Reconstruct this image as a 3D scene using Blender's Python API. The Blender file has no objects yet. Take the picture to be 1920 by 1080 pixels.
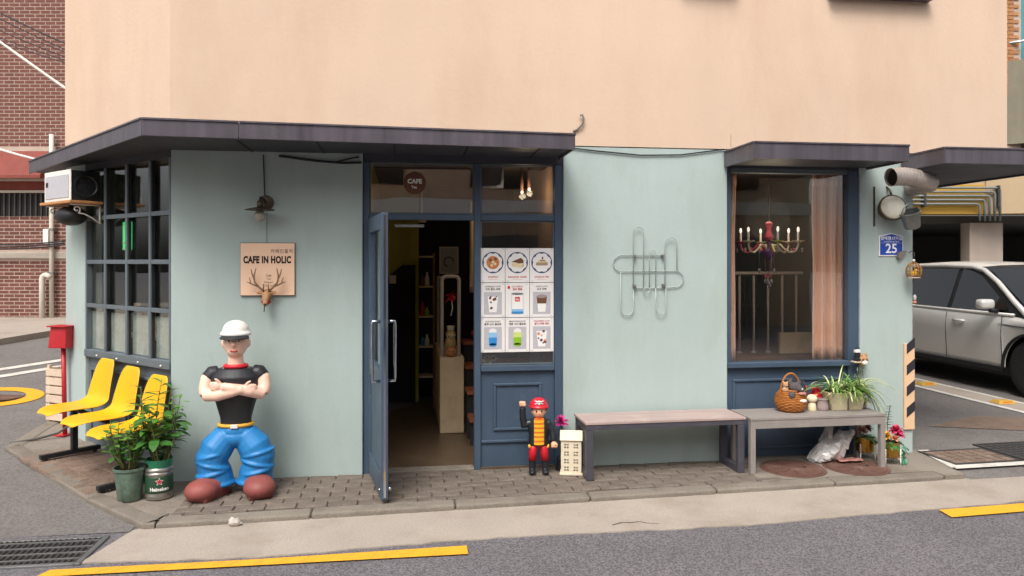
import bpy, bmesh, math, random
from mathutils import Matrix, Vector
random.seed(7)
R = math.radians
scene = bpy.context.scene
C = scene.collection

# ------------------------------------------------------------------ camera
cam_data = bpy.data.cameras.new('camera')
cam = bpy.data.objects.new('camera', cam_data); C.objects.link(cam)
cam_data.sensor_width = 36.0
cam_data.lens = 26.25
cam_data.shift_y = -49.0 / 1920.0
cam_data.clip_end = 500.0
cam.location = (0.0, -6.1, 1.70)
cam.rotation_euler = (R(90), 0, R(-8))
scene.camera = cam

# ------------------------------------------------------------------ world, sun, exposure
SUN_EL, SUN_AZ = 55.0, 205.0           # hazy bright day, light from high up front left
world = bpy.data.worlds.new('World'); scene.world = world; world.use_nodes = True
wn = world.node_tree.nodes; wl = world.node_tree.links; wn.clear()
sky = wn.new('ShaderNodeTexSky'); sky.sky_type = 'NISHITA'; sky.sun_disc = False
sky.sun_elevation = R(SUN_EL); sky.sun_rotation = R(SUN_AZ)
sky.air_density = 1.0; sky.dust_density = 6.0; sky.ozone_density = 0.6
bg = wn.new('ShaderNodeBackground'); bg.inputs['Strength'].default_value = 0.14
hs = wn.new('ShaderNodeHueSaturation'); hs.inputs['Saturation'].default_value = 0.22
wo = wn.new('ShaderNodeOutputWorld')
wl.new(sky.outputs[0], hs.inputs['Color']); wl.new(hs.outputs[0], bg.inputs[0]); wl.new(bg.outputs[0], wo.inputs[0])
sun_data = bpy.data.lights.new('sun', 'SUN'); sun_data.energy = 1.3; sun_data.angle = R(24)
sun_data.color = (1.0, 0.95, 0.88)
sun = bpy.data.objects.new('sun', sun_data); C.objects.link(sun)
# sun direction: azimuth measured clockwise from +Y
_el, _az = R(SUN_EL), R(SUN_AZ)
_d = Vector((math.sin(_az) * math.cos(_el), math.cos(_az) * math.cos(_el), math.sin(_el)))
sun.rotation_euler = _d.to_track_quat('Z', 'Y').to_euler()
sun.location = (0, 0, 12)
vs = scene.view_settings
vs.view_transform = 'Standard'; vs.look = 'None'; vs.gamma = 1.0; vs.use_curve_mapping = False
vs.exposure = 0.56
scene.cycles.use_denoising = True
scene.cycles.max_bounces = 8
scene.cycles.transparent_max_bounces = 16

# ------------------------------------------------------------------ helpers
def S(h):
    """sRGB hex -> linear rgb"""
    h = h.lstrip('#'); out = []
    for i in (0, 2, 4):
        v = int(h[i:i+2], 16) / 255
        out.append(v / 12.92 if v <= .04045 else ((v + .055) / 1.055) ** 2.4)
    return out

def slope(x, y):
    """the side street on the left climbs gently"""
    a = (x + 1.815) * -.70711 + y * .70711
    return .07 * min(max(a, 0.0), 7.0)

MATS = {}
def pm(name, col, rough=.6, var=.12, vs_=4.0, bump=0.0, bs=60.0, metal=0.0, spec=.4, rnd=0.0, streak=0.0,
       streak_scale=(6, 6, .5), dirt=None, dirt_amt=.5, dirt_scale=2.5, dirt_lo=.52, dirt_hi=.68, coat=0.0, sss=0.0, trans=0.0,
       wave=None, speck=None, dirt_vec=None, rvar=.08):
    """procedural principled material: base colour varied by noise, optional streaks, dirt patches, fine bump"""
    if isinstance(col, str): col = S(col)
    m = bpy.data.materials.new(name); m.use_nodes = True
    nt = m.node_tree; N = nt.nodes; L = nt.links
    b = N['Principled BSDF']
    tc = N.new('ShaderNodeTexCoord')
    n1 = N.new('ShaderNodeTexNoise'); n1.inputs['Scale'].default_value = vs_; n1.inputs['Detail'].default_value = 7; n1.inputs['Roughness'].default_value = .62
    L.new(tc.outputs['Object'], n1.inputs['Vector'])
    mr = N.new('ShaderNodeMapRange'); mr.inputs['From Min'].default_value = .28; mr.inputs['From Max'].default_value = .72
    mr.inputs['To Min'].default_value = 1 - var; mr.inputs['To Max'].default_value = 1 + var
    L.new(n1.outputs['Fac'], mr.inputs['Value'])
    fac = mr.outputs[0]
    def mul(a, bsock):
        q = N.new('ShaderNodeMath'); q.operation = 'MULTIPLY'; L.new(a, q.inputs[0]); L.new(bsock, q.inputs[1]); return q.outputs[0]
    if rnd:
        oi = N.new('ShaderNodeObjectInfo')
        r2 = N.new('ShaderNodeMapRange'); r2.inputs['To Min'].default_value = 1 - rnd; r2.inputs['To Max'].default_value = 1 + rnd
        L.new(oi.outputs['Random'], r2.inputs['Value']); fac = mul(fac, r2.outputs[0])
    if streak:
        mp = N.new('ShaderNodeMapping'); mp.inputs['Scale'].default_value = streak_scale
        L.new(tc.outputs['Object'], mp.inputs['Vector'])
        n2 = N.new('ShaderNodeTexNoise'); n2.inputs['Scale'].default_value = 1.0; n2.inputs['Detail'].default_value = 5
        L.new(mp.outputs[0], n2.inputs['Vector'])
        r3 = N.new('ShaderNodeMapRange'); r3.inputs['From Min'].default_value = .3; r3.inputs['From Max'].default_value = .7
        r3.inputs['To Min'].default_value = 1 - streak; r3.inputs['To Max'].default_value = 1 + streak
        L.new(n2.outputs['Fac'], r3.inputs['Value']); fac = mul(fac, r3.outputs[0])
    if speck:
        if len(speck) > 2:
            vv = N.new('ShaderNodeTexVoronoi'); vv.inputs['Scale'].default_value = speck[0]; L.new(tc.outputs['Object'], vv.inputs['Vector'])
            vo = N.new('ShaderNodeSeparateColor'); L.new(vv.outputs['Color'], vo.inputs[0])
        else:
            vo = N.new('ShaderNodeTexNoise'); vo.inputs['Scale'].default_value = speck[0]; vo.inputs['Detail'].default_value = 3
            L.new(tc.outputs['Object'], vo.inputs['Vector'])
        r4 = N.new('ShaderNodeMapRange'); r4.inputs['From Min'].default_value = .3; r4.inputs['From Max'].default_value = .7
        r4.inputs['To Min'].default_value = 1 - speck[1]; r4.inputs['To Max'].default_value = 1 + speck[1]
        L.new(vo.outputs[0], r4.inputs['Value']); fac = mul(fac, r4.outputs[0])
    sc = N.new('ShaderNodeVectorMath'); sc.operation = 'SCALE'
    sc.inputs[0].default_value = col; L.new(fac, sc.inputs['Scale'])
    cout = sc.outputs[0]
    if dirt:
        if isinstance(dirt, str): dirt = S(dirt)
        n3 = N.new('ShaderNodeTexNoise'); n3.inputs['Scale'].default_value = dirt_scale; n3.inputs['Detail'].default_value = 9; n3.inputs['Roughness'].default_value = .68
        if dirt_vec:
            m3 = N.new('ShaderNodeMapping'); m3.inputs['Scale'].default_value = dirt_vec; L.new(tc.outputs['Object'], m3.inputs['Vector']); L.new(m3.outputs[0], n3.inputs['Vector'])
        else: L.new(tc.outputs['Object'], n3.inputs['Vector'])
        r5 = N.new('ShaderNodeMapRange'); r5.inputs['From Min'].default_value = dirt_lo; r5.inputs['From Max'].default_value = dirt_hi
        r5.inputs['To Max'].default_value = dirt_amt; L.new(n3.outputs['Fac'], r5.inputs['Value'])
        mx = N.new('ShaderNodeMix'); mx.data_type = 'RGBA'
        L.new(r5.outputs[0], mx.inputs[0]); L.new(cout, mx.inputs[6]); mx.inputs[7].default_value = (*dirt, 1)
        cout = mx.outputs[2]
    L.new(cout, b.inputs['Base Color'])
    b.inputs['Metallic'].default_value = metal
    b.inputs['Specular IOR Level'].default_value = spec
    rr = N.new('ShaderNodeMapRange'); rr.inputs['From Min'].default_value = .3; rr.inputs['From Max'].default_value = .7
    rr.inputs['To Min'].default_value = max(rough - rvar, .02); rr.inputs['To Max'].default_value = min(rough + rvar, 1)
    L.new(n1.outputs['Fac'], rr.inputs['Value']); L.new(rr.outputs[0], b.inputs['Roughness'])
    if coat: b.inputs['Coat Weight'].default_value = coat; b.inputs['Coat Roughness'].default_value = .06
    if sss: b.inputs['Subsurface Weight'].default_value = sss; b.inputs['Subsurface Radius'].default_value = (.02, .01, .006)
    if trans: b.inputs['Transmission Weight'].default_value = trans
    if bump:
        nb = N.new('ShaderNodeTexNoise'); nb.inputs['Scale'].default_value = bs; nb.inputs['Detail'].default_value = 6
        L.new(tc.outputs['Object'], nb.inputs['Vector'])
        bp = N.new('ShaderNodeBump'); bp.inputs['Strength'].default_value = bump; bp.inputs['Distance'].default_value = .02
        L.new(nb.outputs['Fac'], bp.inputs['Height']); L.new(bp.outputs[0], b.inputs['Normal'])
        if wave:
            wv = N.new('ShaderNodeTexWave'); wv.inputs['Scale'].default_value = wave[0]; wv.inputs['Distortion'].default_value = wave[1]
            wv.bands_direction = wave[2] if len(wave) > 2 else 'X'
            L.new(tc.outputs['Object'], wv.inputs['Vector'])
            b2 = N.new('ShaderNodeBump'); b2.inputs['Strength'].default_value = .5; b2.inputs['Distance'].default_value = .006
            L.new(wv.outputs['Fac'], b2.inputs['Height']); L.new(bp.outputs[0], b2.inputs['Normal']); L.new(b2.outputs[0], b.inputs['Normal'])
    MATS[name] = m
    return m

def glass_mat(name, tint=(.8, .85, .83), base=.05, gain=1.3, rough=.0):
    """window pane: clear pane with a fresnel reflection of the street"""
    m = bpy.data.materials.new(name); m.use_nodes = True
    nt = m.node_tree; N = nt.nodes; L = nt.links; N.clear()
    o = N.new('ShaderNodeOutputMaterial'); t = N.new('ShaderNodeBsdfTransparent'); g = N.new('ShaderNodeBsdfGlossy')
    t.inputs[0].default_value = (*tint, 1); g.inputs[0].default_value = (.92, .94, .95, 1); g.inputs['Roughness'].default_value = rough
    f = N.new('ShaderNodeFresnel'); ge = N.new('ShaderNodeNewGeometry')          # same reflectance from both sides of the pane
    io = N.new('ShaderNodeMapRange'); io.inputs['To Min'].default_value = 1.5; io.inputs['To Max'].default_value = 1/1.5
    L.new(ge.outputs['Backfacing'], io.inputs['Value']); L.new(io.outputs[0], f.inputs[0])
    ma = N.new('ShaderNodeMath'); ma.operation = 'MULTIPLY_ADD'; ma.inputs[1].default_value = gain; ma.inputs[2].default_value = base; ma.use_clamp = True
    tc = N.new('ShaderNodeTexCoord'); nz = N.new('ShaderNodeTexNoise'); nz.inputs['Scale'].default_value = 1.2
    bp = N.new('ShaderNodeBump'); bp.inputs['Strength'].default_value = .04; bp.inputs['Distance'].default_value = .05
    L.new(tc.outputs['Object'], nz.inputs[0]); L.new(nz.outputs['Fac'], bp.inputs['Height']); L.new(bp.outputs[0], g.inputs['Normal'])
    mx = N.new('ShaderNodeMixShader')
    L.new(f.outputs[0], ma.inputs[0]); L.new(ma.outputs[0], mx.inputs[0]); L.new(t.outputs[0], mx.inputs[1]); L.new(g.outputs[0], mx.inputs[2]); L.new(mx.outputs[0], o.inputs[0])
    MATS[name] = m; return m

def emit_mat(name, col, strength):
    m = bpy.data.materials.new(name); m.use_nodes = True
    b = m.node_tree.nodes['Principled BSDF']
    nz = m.node_tree.nodes.new('ShaderNodeTexNoise')
    b.inputs['Base Color'].default_value = (*col, 1)
    b.inputs['Emission Color'].default_value = (*col, 1); b.inputs['Emission Strength'].default_value = strength
    MATS[name] = m; return m

def rotm(rx=0, ry=0, rz=0, loc=(0, 0, 0)):
    return Matrix.Translation(loc) @ Matrix.Rotation(rz, 4, 'Z') @ Matrix.Rotation(ry, 4, 'Y') @ Matrix.Rotation(rx, 4, 'X')

class MB:
    """collects faces; build() links them as one mesh object"""
    def __init__(self): self.v = []; self.f = []; self.M = None
    def add(self, vs_, fs):
        o = len(self.v)
        if self.M is not None: vs_ = [tuple(self.M @ Vector(p)) for p in vs_]
        self.v += [tuple(p) for p in vs_]; self.f += [tuple(i + o for i in f) for f in fs]
        return self
    def at(self, M=None): self.M = M; return self
    def box(self, x0, x1, y0, y1, z0, z1):
        v = [(x0,y0,z0),(x1,y0,z0),(x1,y1,z0),(x0,y1,z0),(x0,y0,z1),(x1,y0,z1),(x1,y1,z1),(x0,y1,z1)]
        return self.add(v, [(3,2,1,0),(4,5,6,7),(0,1,5,4),(1,2,6,5),(2,3,7,6),(3,0,4,7)])
    def prism(self, pts, z0, z1):
        n = len(pts)
        a = sum(pts[i][0]*pts[(i+1)%n][1] - pts[(i+1)%n][0]*pts[i][1] for i in range(n))
        if a < 0: pts = pts[::-1]
        g0 = z0 if callable(z0) else (lambda x, y: z0); g1 = z1 if callable(z1) else (lambda x, y: z1)
        v = [(x, y, g0(x, y)) for x, y in pts] + [(x, y, g1(x, y)) for x, y in pts]
        return self.add(v, [tuple(range(n))[::-1], tuple(range(n, 2*n))] + [(i, (i+1)%n, n+(i+1)%n, n+i) for i in range(n)])
    def xz(self, pts, y0, y1):
        """outline in the x-z plane, extruded along y"""
        n = len(pts)
        a = sum(pts[i][0]*pts[(i+1)%n][1] - pts[(i+1)%n][0]*pts[i][1] for i in range(n))
        if a < 0: pts = pts[::-1]
        v = [(x, y0, z) for x, z in pts] + [(x, y1, z) for x, z in pts]
        return self.add(v, [tuple(range(n)), tuple(range(n, 2*n))[::-1]] + [((i+1)%n, i, n+i, n+(i+1)%n) for i in range(n)])
    def lathe(self, prof, n=24, c=(0, 0, 0)):
        v = []; f = []; m = len(prof)
        for r, z in prof:
            for i in range(n):
                a = 2*math.pi*i/n; v.append((c[0]+r*math.cos(a), c[1]+r*math.sin(a), c[2]+z))
        for j in range(m-1):
            for i in range(n):
                f.append((j*n+i, j*n+(i+1)%n, (j+1)*n+(i+1)%n, (j+1)*n+i))
        f.append(tuple(range(n))[::-1]); f.append(tuple(range((m-1)*n, m*n)))
        return self.add(v, f)
    def tube(self, path, r, n=8, closed=False, caps=True, flat=1.0):
        P = [Vector(p) for p in path]; m = len(P)
        rs = r if isinstance(r, (list, tuple)) else [r]*m
        T = []
        for i in range(m):
            a = P[(i-1) % m] if (closed or i > 0) else P[i]
            b = P[(i+1) % m] if (closed or i < m-1) else P[i]
            T.append((b-a).normalized() if (b-a).length > 1e-9 else Vector((0, 0, 1)))
        up = Vector((0, 0, 1)) if abs(T[0].z) < .9 else Vector((0, 1, 0))
        nrm = (up - T[0]*up.dot(T[0])).normalized()
        v = []; f = []
        for i in range(m):
            nrm = (nrm - T[i]*nrm.dot(T[i])).normalized(); bi = T[i].cross(nrm)
            for k in range(n):
                a = 2*math.pi*k/n; v.append(P[i] + nrm*math.cos(a)*rs[i]*flat + bi*math.sin(a)*rs[i])
        for i in range(m if closed else m-1):
            j = (i+1) % m
            for k in range(n): f.append((i*n+k, i*n+(k+1)%n, j*n+(k+1)%n, j*n+k))
        if caps and not closed: f.append(tuple(range(n))[::-1]); f.append(tuple(range((m-1)*n, m*n)))
        return self.add(v, f)
    def ell(self, c, r, nu=16, nv=10):
        if not isinstance(r, (tuple, list)): r = (r, r, r)
        v = [(c[0], c[1], c[2]-r[2])]; f = []
        for j in range(1, nv):
            t = math.pi*j/nv - math.pi/2
            for i in range(nu):
                a = 2*math.pi*i/nu
                v.append((c[0]+r[0]*math.cos(t)*math.cos(a), c[1]+r[1]*math.cos(t)*math.sin(a), c[2]+r[2]*math.sin(t)))
        v.append((c[0], c[1], c[2]+r[2])); top = len(v)-1
        for i in range(nu): f.append((0, 1+(i+1)%nu, 1+i)); f.append((top, top-nu+i, top-nu+(i+1)%nu))
        for j in range(nv-2):
            for i in range(nu):
                a = 1+j*nu; f.append((a+i, a+(i+1)%nu, a+nu+(i+1)%nu, a+nu+i))
        return self.add(v, f)
    def loft(self, rings, caps=True):
        n = len(rings[0]); v = [p for r in rings for p in r]; f = []
        for j in range(len(rings)-1):
            for i in range(n): f.append((j*n+i, j*n+(i+1)%n, (j+1)*n+(i+1)%n, (j+1)*n+i))
        if caps: f.append(tuple(range(n))[::-1]); f.append(tuple(range((len(rings)-1)*n, len(rings)*n)))
        return self.add(v, f)
    def grid(self, rows):
        n = len(rows[0]); v = [p for r in rows for p in r]
        return self.add(v, [(j*n+i, j*n+i+1, (j+1)*n+i+1, (j+1)*n+i) for j in range(len(rows)-1) for i in range(n-1)])
    def leaf(self, p, d, ln, w, droop=.3, fold=.12, seg=4, up=None):
        """a pointed leaf blade from p along d, arching down"""
        p = Vector(p); d = Vector(d).normalized()
        side = d.cross(Vector(up) if up else Vector((0, 0, 1)))
        if side.length < .05: side = d.cross(Vector((1, 0, 0)))
        side.normalize(); v = []; q = p.copy(); dd = d.copy()
        for i in range(seg+1):
            t = i/seg; ww = w*.5*(math.sin(math.pi*min(t*.92+.06, 1))**.75)
            nn = side.cross(dd).normalized()
            v += [q - side*ww + nn*fold*ww, q.copy(), q + side*ww + nn*fold*ww]
            dd = (dd + Vector((0, 0, -1))*droop/seg).normalized(); q = q + dd*(ln/seg)
        f = []
        for i in range(seg):
            a = i*3; f += [(a, a+1, a+4, a+3), (a+1, a+2, a+5, a+4)]
        return self.add(v, f)
    def mesh(self, name, m, smooth=False):
        me = bpy.data.meshes.new(name); me.from_pydata(self.v, [], self.f); me.update()
        bm = bmesh.new(); bm.from_mesh(me); bmesh.ops.recalc_face_normals(bm, faces=bm.faces); bm.to_mesh(me); bm.free()
        if m: me.materials.append(MATS[m] if isinstance(m, str) else m)
        if smooth:
            for p in me.polygons: p.use_smooth = True
        return me
    def build(self, name, m, parent=None, smooth=False, bevel=0, seg=2, loc=(0, 0, 0), rot=(0, 0, 0), remesh=0, sm=6, solid=0, angle=None):
        me = self.mesh(name, m, smooth)
        o = bpy.data.objects.new(name, me); C.objects.link(o); o.location = loc; o.rotation_euler = rot
        if parent: o.parent = parent
        if solid:
            md = o.modifiers.new('solid', 'SOLIDIFY'); md.thickness = solid; md.offset = 0
        if remesh:
            md = o.modifiers.new('remesh', 'REMESH'); md.mode = 'VOXEL'; md.voxel_size = remesh; md.use_smooth_shade = True
            if sm:
                ms = o.modifiers.new('smooth', 'SMOOTH'); ms.factor = .5; ms.iterations = sm
        if bevel:
            md = o.modifiers.new('bevel', 'BEVEL'); md.width = bevel; md.segments = seg; md.limit_method = 'ANGLE'; md.angle_limit = R(40)
        if smooth and angle:
            for e in me.edges: pass
            me.set_sharp_from_angle(angle=R(angle))
        return o

def tag(o, label=None, cat=None, group=None, kind=None):
    if label: o['label'] = label
    if cat: o['category'] = cat
    if group: o['group'] = group
    if kind: o['kind'] = kind
    return o

def thing(name, label, cat, loc=(0, 0, 0), rz=0.0, group=None):
    o = bpy.data.objects.new(name, None); C.objects.link(o); o.empty_display_size = .1
    o.location = loc; o.rotation_euler = (0, 0, rz)
    return tag(o, label, cat, group)

def text(name, body, size, m, parent, loc, rot=(R(90), 0, 0), xs=1.0, align='CENTER', bold=0.0, sp=1.0):
    cu = bpy.data.curves.new(name, 'FONT'); cu.body = body; cu.size = size; cu.align_x = align; cu.align_y = 'CENTER'
    cu.offset = bold; cu.space_character = sp; cu.resolution_u = 3
    t = bpy.data.objects.new(name, cu); C.objects.link(t)
    dg = bpy.context.evaluated_depsgraph_get()
    me = bpy.data.meshes.new_from_object(t.evaluated_get(dg))
    bpy.data.objects.remove(t); bpy.data.curves.remove(cu)
    me.materials.clear(); me.materials.append(MATS[m])
    o = bpy.data.objects.new(name, me); C.objects.link(o); o.parent = parent; o.location = loc; o.rotation_euler = rot; o.scale = (xs, 1, 1)
    return o

def inst(src, name, parent, loc, rot=(0, 0, 0), sc=(1, 1, 1)):
    """a further object that shares a mesh"""
    o = bpy.data.objects.new(name, src); C.objects.link(o); o.location = loc; o.rotation_euler = rot; o.scale = sc
    if parent: o.parent = parent
    return o

def arc(c, r, a0, a1, n, ax='xz'):
    out = []
    for i in range(n+1):
        a = a0 + (a1-a0)*i/n
        if ax == 'xz': out.append((c[0]+r*math.cos(a), c[1], c[2]+r*math.sin(a)))
        elif ax == 'xy': out.append((c[0]+r*math.cos(a), c[1]+r*math.sin(a), c[2]))
        else: out.append((c[0], c[1]+r*math.cos(a), c[2]+r*math.sin(a)))
    return out

# ------------------------------------------------------------------ materials
pm('teal_plaster', '#a9b7b3', .85, .06, 1.1, .09, 25, spec=.2, streak=.02, streak_scale=(5, 5, .5), dirt='#97a093', dirt_amt=.6, dirt_scale=1.5, dirt_lo=.5, dirt_hi=.8, dirt_vec=(1.6, 1.6, .55))
pm('beige_plaster', '#d3b9a3', .9, .06, .7, .10, 30, spec=.15, streak=.02, streak_scale=(3, 3, .35), dirt='#c3a48c', dirt_amt=.75, dirt_scale=1.0, dirt_lo=.46, dirt_hi=.78, dirt_vec=(1.1, 1.1, .42))
pm('navy_paint', '#425264', .45, .1, 3, .05, 40, streak=.06, dirt='#6f7a80', dirt_amt=.35, dirt_scale=5, dirt_lo=.6, dirt_hi=.75)
pm('grey_paint', '#5f686e', .5, .08, 3, .05, 40, dirt='#7d8486', dirt_amt=.3, dirt_scale=6, dirt_lo=.6, dirt_hi=.75)
pm('fascia_metal', '#5d575e', .36, .1, 2, .03, 40, metal=.35, spec=.5, streak=.22, streak_scale=(14, 14, .6), dirt='#8a8488', dirt_amt=.3, dirt_scale=5, dirt_lo=.6, dirt_hi=.72)
pm('soffit_metal', '#3a3b42', .55, .1, 2, .03, 30, streak=.08)
pm('asphalt', '#676366', .9, .12, .9, .25, 60, spec=.3, speck=(125, .34, 'v'), dirt='#504c4d', dirt_amt=.4, dirt_scale=.7, dirt_lo=.5, dirt_hi=.72)
pm('asphalt_side', '#706b68', .9, .1, 1.1, .25, 60, spec=.3, speck=(80, .16, 'v'), dirt='#59514c', dirt_amt=.45, dirt_scale=1.2)
pm('gutter_concrete', '#a4998e', .9, .09, 1.6, .35, 90, spec=.2, speck=(60, .08), dirt='#86796b', dirt_amt=.75, dirt_scale=1.3, dirt_lo=.48, dirt_hi=.74)
pm('kerb_concrete', '#7f776d', .92, .1, 3, .4, 70, spec=.2, rnd=.06, speck=(70, .1), dirt='#5d554b', dirt_amt=.6, dirt_scale=4, dirt_lo=.5, dirt_hi=.7)
pm('paver', '#6f655c', .88, .16, 9, .5, 60, spec=.25, rnd=.10, speck=(90, .15), dirt='#968a7e', dirt_amt=.5, dirt_scale=3, dirt_lo=.55, dirt_hi=.7)
pm('paver_brown', '#806d60', .88, .16, 9, .5, 60, spec=.25, rnd=.14, speck=(90, .12), dirt='#5a4c42', dirt_amt=.5, dirt_scale=6)
pm('joint_sand', '#574f47', .98, .2, 20, .4, 120, spec=.1)
pm('wing_concrete', '#877e74', .92, .12, 2, .4, 70, spec=.2, speck=(70, .1), dirt='#675c50', dirt_amt=.7, dirt_scale=2.2, dirt_lo=.45, dirt_hi=.7)
pm('yellow_marking', '#e0a32c', .75, .06, 8, .3, 120, spec=.3, speck=(120, .08), dirt='#a8803c', dirt_amt=.5, dirt_scale=14, dirt_lo=.58, dirt_hi=.7)
pm('white_marking', '#c9c4bb', .8, .06, 6, .2, 90, speck=(90, .06), dirt='#8d8780', dirt_amt=.6, dirt_scale=7, dirt_lo=.52, dirt_hi=.68)
pm('iron', '#4a4848', .6, .15, 12, .2, 60, metal=.5, dirt='#5d4b40', dirt_amt=.6, dirt_scale=9)
pm('galv', '#8b8d8c', .42, .12, 10, .08, 60, metal=.7, dirt='#6c675f', dirt_amt=.4, dirt_scale=8)
pm('rust_iron', '#6b4c42', .8, .2, 8, .4, 60, metal=.2, dirt='#8a7466', dirt_amt=.6, dirt_scale=6)
pm('house_brick', '#6d4740', .9, .16, 12, .3, 60, spec=.2, rnd=.18, dirt='#503632', dirt_amt=.5, dirt_scale=3)
pm('mortar', '#b7a396', .95, .12, 4, .3, 60, spec=.1, dirt='#9d8a7e', dirt_amt=.5, dirt_scale=1.5)
pm('stone_band', '#b8aea2', .9, .1, 3, .2, 50)
pm('red_tile', '#7d3f36', .8, .12, 6, .2, 30, streak=.1)
pm('dark_void', '#211e1d', .9, .1)
pm('white_pipe', '#cfc9bd', .5, .06, 5, dirt='#988f80', dirt_amt=.4)
pm('grey_pipe', '#767b78', .5, .08, 5, dirt='#6e695f', dirt_amt=.5)
pm('black_cable', '#26262a', .6, .1)
pm('white_cable', '#d9d4cc', .6, .05)
pm('yellow_shell', '#e0ab10', .38, .04, 3, .02, 60, spec=.45, dirt='#cf9a40', dirt_amt=.45, dirt_scale=5, dirt_lo=.55, dirt_hi=.75)
pm('black_metal', '#232427', .5, .1, 8, dirt='#4b4a48', dirt_amt=.3, dirt_scale=12)
pm('red_paint', '#b02028', .4, .08, 5, .02, 40, spec=.5, dirt='#7d1c22', dirt_amt=.4)
pm('pale_wood', '#d4bca6', .8, .1, 5, .1, 60, wave=(8, 3, 'X'))
pm('shelf_wood', '#b98252', .65, .12, 6, .1, 50, streak=.12, streak_scale=(2, 40, 2))
pm('light_board', '#efc8aa', .6, .03, 5, .02, 50)
pm('ink', '#241a18', .8, .05)
pm('ink_red', '#b03038', .8, .05)
pm('ink_grey', '#55504c', .8, .05)
pm('paper', '#e3dfdc', .75, .02, 3)
pm('brass_dark', '#574a3e', .45, .15, 9, metal=.6, dirt='#7a6a52', dirt_amt=.4, dirt_scale=12)
pm('bulb_glass', '#b5aea2', .12, .08, 6, spec=.6, trans=.35)
pm('antler', '#8a6a50', .7, .2, 30, .2, 80)
pm('deer_hide', '#b08560', .75, .15, 20, .2, 80)
pm('skin_paint', '#ecc3ae', .38, .05, 4, .03, 30, spec=.45, dirt='#cf9c88', dirt_amt=.45, dirt_scale=6)
pm('black_paint', '#26262a', .5, .1, 5, .04, 40, dirt='#45434a', dirt_amt=.4, dirt_scale=5)
pm('blue_paint', '#2377b4', .48, .10, 6, .10, 25, spec=.45, dirt='#5a9cc8', dirt_amt=.35, dirt_scale=5, dirt_lo=.58, dirt_hi=.75)
pm('shoe_paint', '#8a4a44', .55, .12, 7, .10, 25, dirt='#6b3a36', dirt_amt=.4)
pm('white_paint', '#e6e0d8', .4, .04, 5, .02, 40, dirt='#b8aea0', dirt_amt=.35, dirt_scale=6)
pm('belt_yellow', '#d9a63e', .5, .06)
pm('hair_brown', '#4a3228', .6, .15, 15)
pm('toy_red', '#c81e2e', .35, .04, 5, spec=.5)
pm('toy_skin', '#e2a987', .4, .04, 5)
pm('toy_yellow', '#e8b22a', .4, .04, 5)
pm('toy_orange', '#d9702a', .4, .04, 5)
pm('toy_black', '#202226', .4, .08, 6, spec=.5)
pm('ivory_metal', '#ddd0b6', .5, .06, 8, .03, 40, dirt='#b3a386', dirt_amt=.4, dirt_scale=9)
pm('bench_top_pink', '#a8948e', .6, .08, 3, .08, 50, streak=.1, streak_scale=(1, 30, 1), dirt='#c4b4ae', dirt_amt=.4, dirt_scale=4)
pm('bench_dark', '#45434b', .5, .1, 5, .03, 40, dirt='#6c666a', dirt_amt=.25, dirt_scale=8)
pm('bench_grey', '#8a837e', .6, .08, 4, .04, 50, dirt='#a39a92', dirt_amt=.4, dirt_scale=5)
pm('wicker', '#a8672c', .6, .15, 12, .25, 40, rnd=.1)
pm('plush_grey', '#5c5656', .95, .15, 18, .6, 120, spec=.1)
pm('plush_tan', '#c99b78', .95, .12, 18, .5, 120, spec=.1)
pm('cream_ceramic', '#dfd2ae', .35, .05, 4, spec=.5)
pm('mauve_ceramic', '#9b8886', .45, .08, 6, .05, 50)
pm('planter_stone', '#c4b898', .8, .12, 6, .2, 60, dirt='#8e8060', dirt_amt=.5, dirt_scale=6)
pm('leaf_spider', '#6d9440', .5, .25, 30, spec=.4, rnd=.1)
pm('leaf_pale', '#c3cc92', .5, .2, 30, spec=.4)
pm('leaf_dark', '#3c6a2c', .42, .25, 20, spec=.5)
pm('leaf_mid', '#5b8a33', .45, .25, 20, spec=.5)
pm('leaf_blue', '#3a4d48', .6, .2, 20)
pm('stem', '#6a6a3a', .7, .2, 20)
pm('soil', '#3b2e26', .98, .25, 30, .8, 60)
pm('glazed_green', '#5c6f60', .35, .3, 22, .1, 40, spec=.55, streak=.25, streak_scale=(30, 30, 4))
pm('keg_steel', '#a9a59d', .32, .1, 10, .05, 50, metal=.85, dirt='#6f675d', dirt_amt=.4, dirt_scale=9)
pm('keg_green', '#2c4a34', .4, .1, 8, dirt='#46604c', dirt_amt=.3)
pm('keg_rim', '#2c7a58', .4, .1, 8)
pm('gold_metal', '#b08a3c', .3, .1, 8, .04, 30, metal=.9, dirt='#7a5c28', dirt_amt=.35, dirt_scale=8)
pm('petal_pink', '#cf3a68', .6, .18, 25)
pm('petal_yellow', '#d9a422', .6, .15, 25)
pm('petal_peach', '#d98e70', .6, .15, 25)
pm('petal_magenta', '#c0267a', .5, .2, 25)
pm('plastic_bag', '#d6d2cf', .28, .05, 5, .05, 25, spec=.6, trans=.12)
pm('cloth_rose', '#b07a72', .9, .15, 12, .3, 60)
pm('sign_blue', '#2447a4', .4, .04, 3)
pm('sign_white', '#e8e6e2', .4, .03, 3)
pm('neon_tube', '#a3aca6', .2, .04, 4, spec=.5)
pm('wall_clip', '#6a6c66', .5, .1)
pm('duct_metal', '#b5aaa2', .35, .1, 8, .04, 30, metal=.35, dirt='#6f6458', dirt_amt=.4)
pm('lens_glass', '#dcd8c8', .12, .1, 10, .3, 60, spec=.6)
pm('chrome', '#c9ccd0', .14, .04, 5, metal=1.0)
pm('curtain_cloth', '#e9b9a0', .9, .06, 3, .1, 200, spec=.1)
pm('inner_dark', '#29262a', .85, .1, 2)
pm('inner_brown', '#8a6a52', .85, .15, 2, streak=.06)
pm('inner_olive', '#b4ac50', .9, .08, 1.5)
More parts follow.
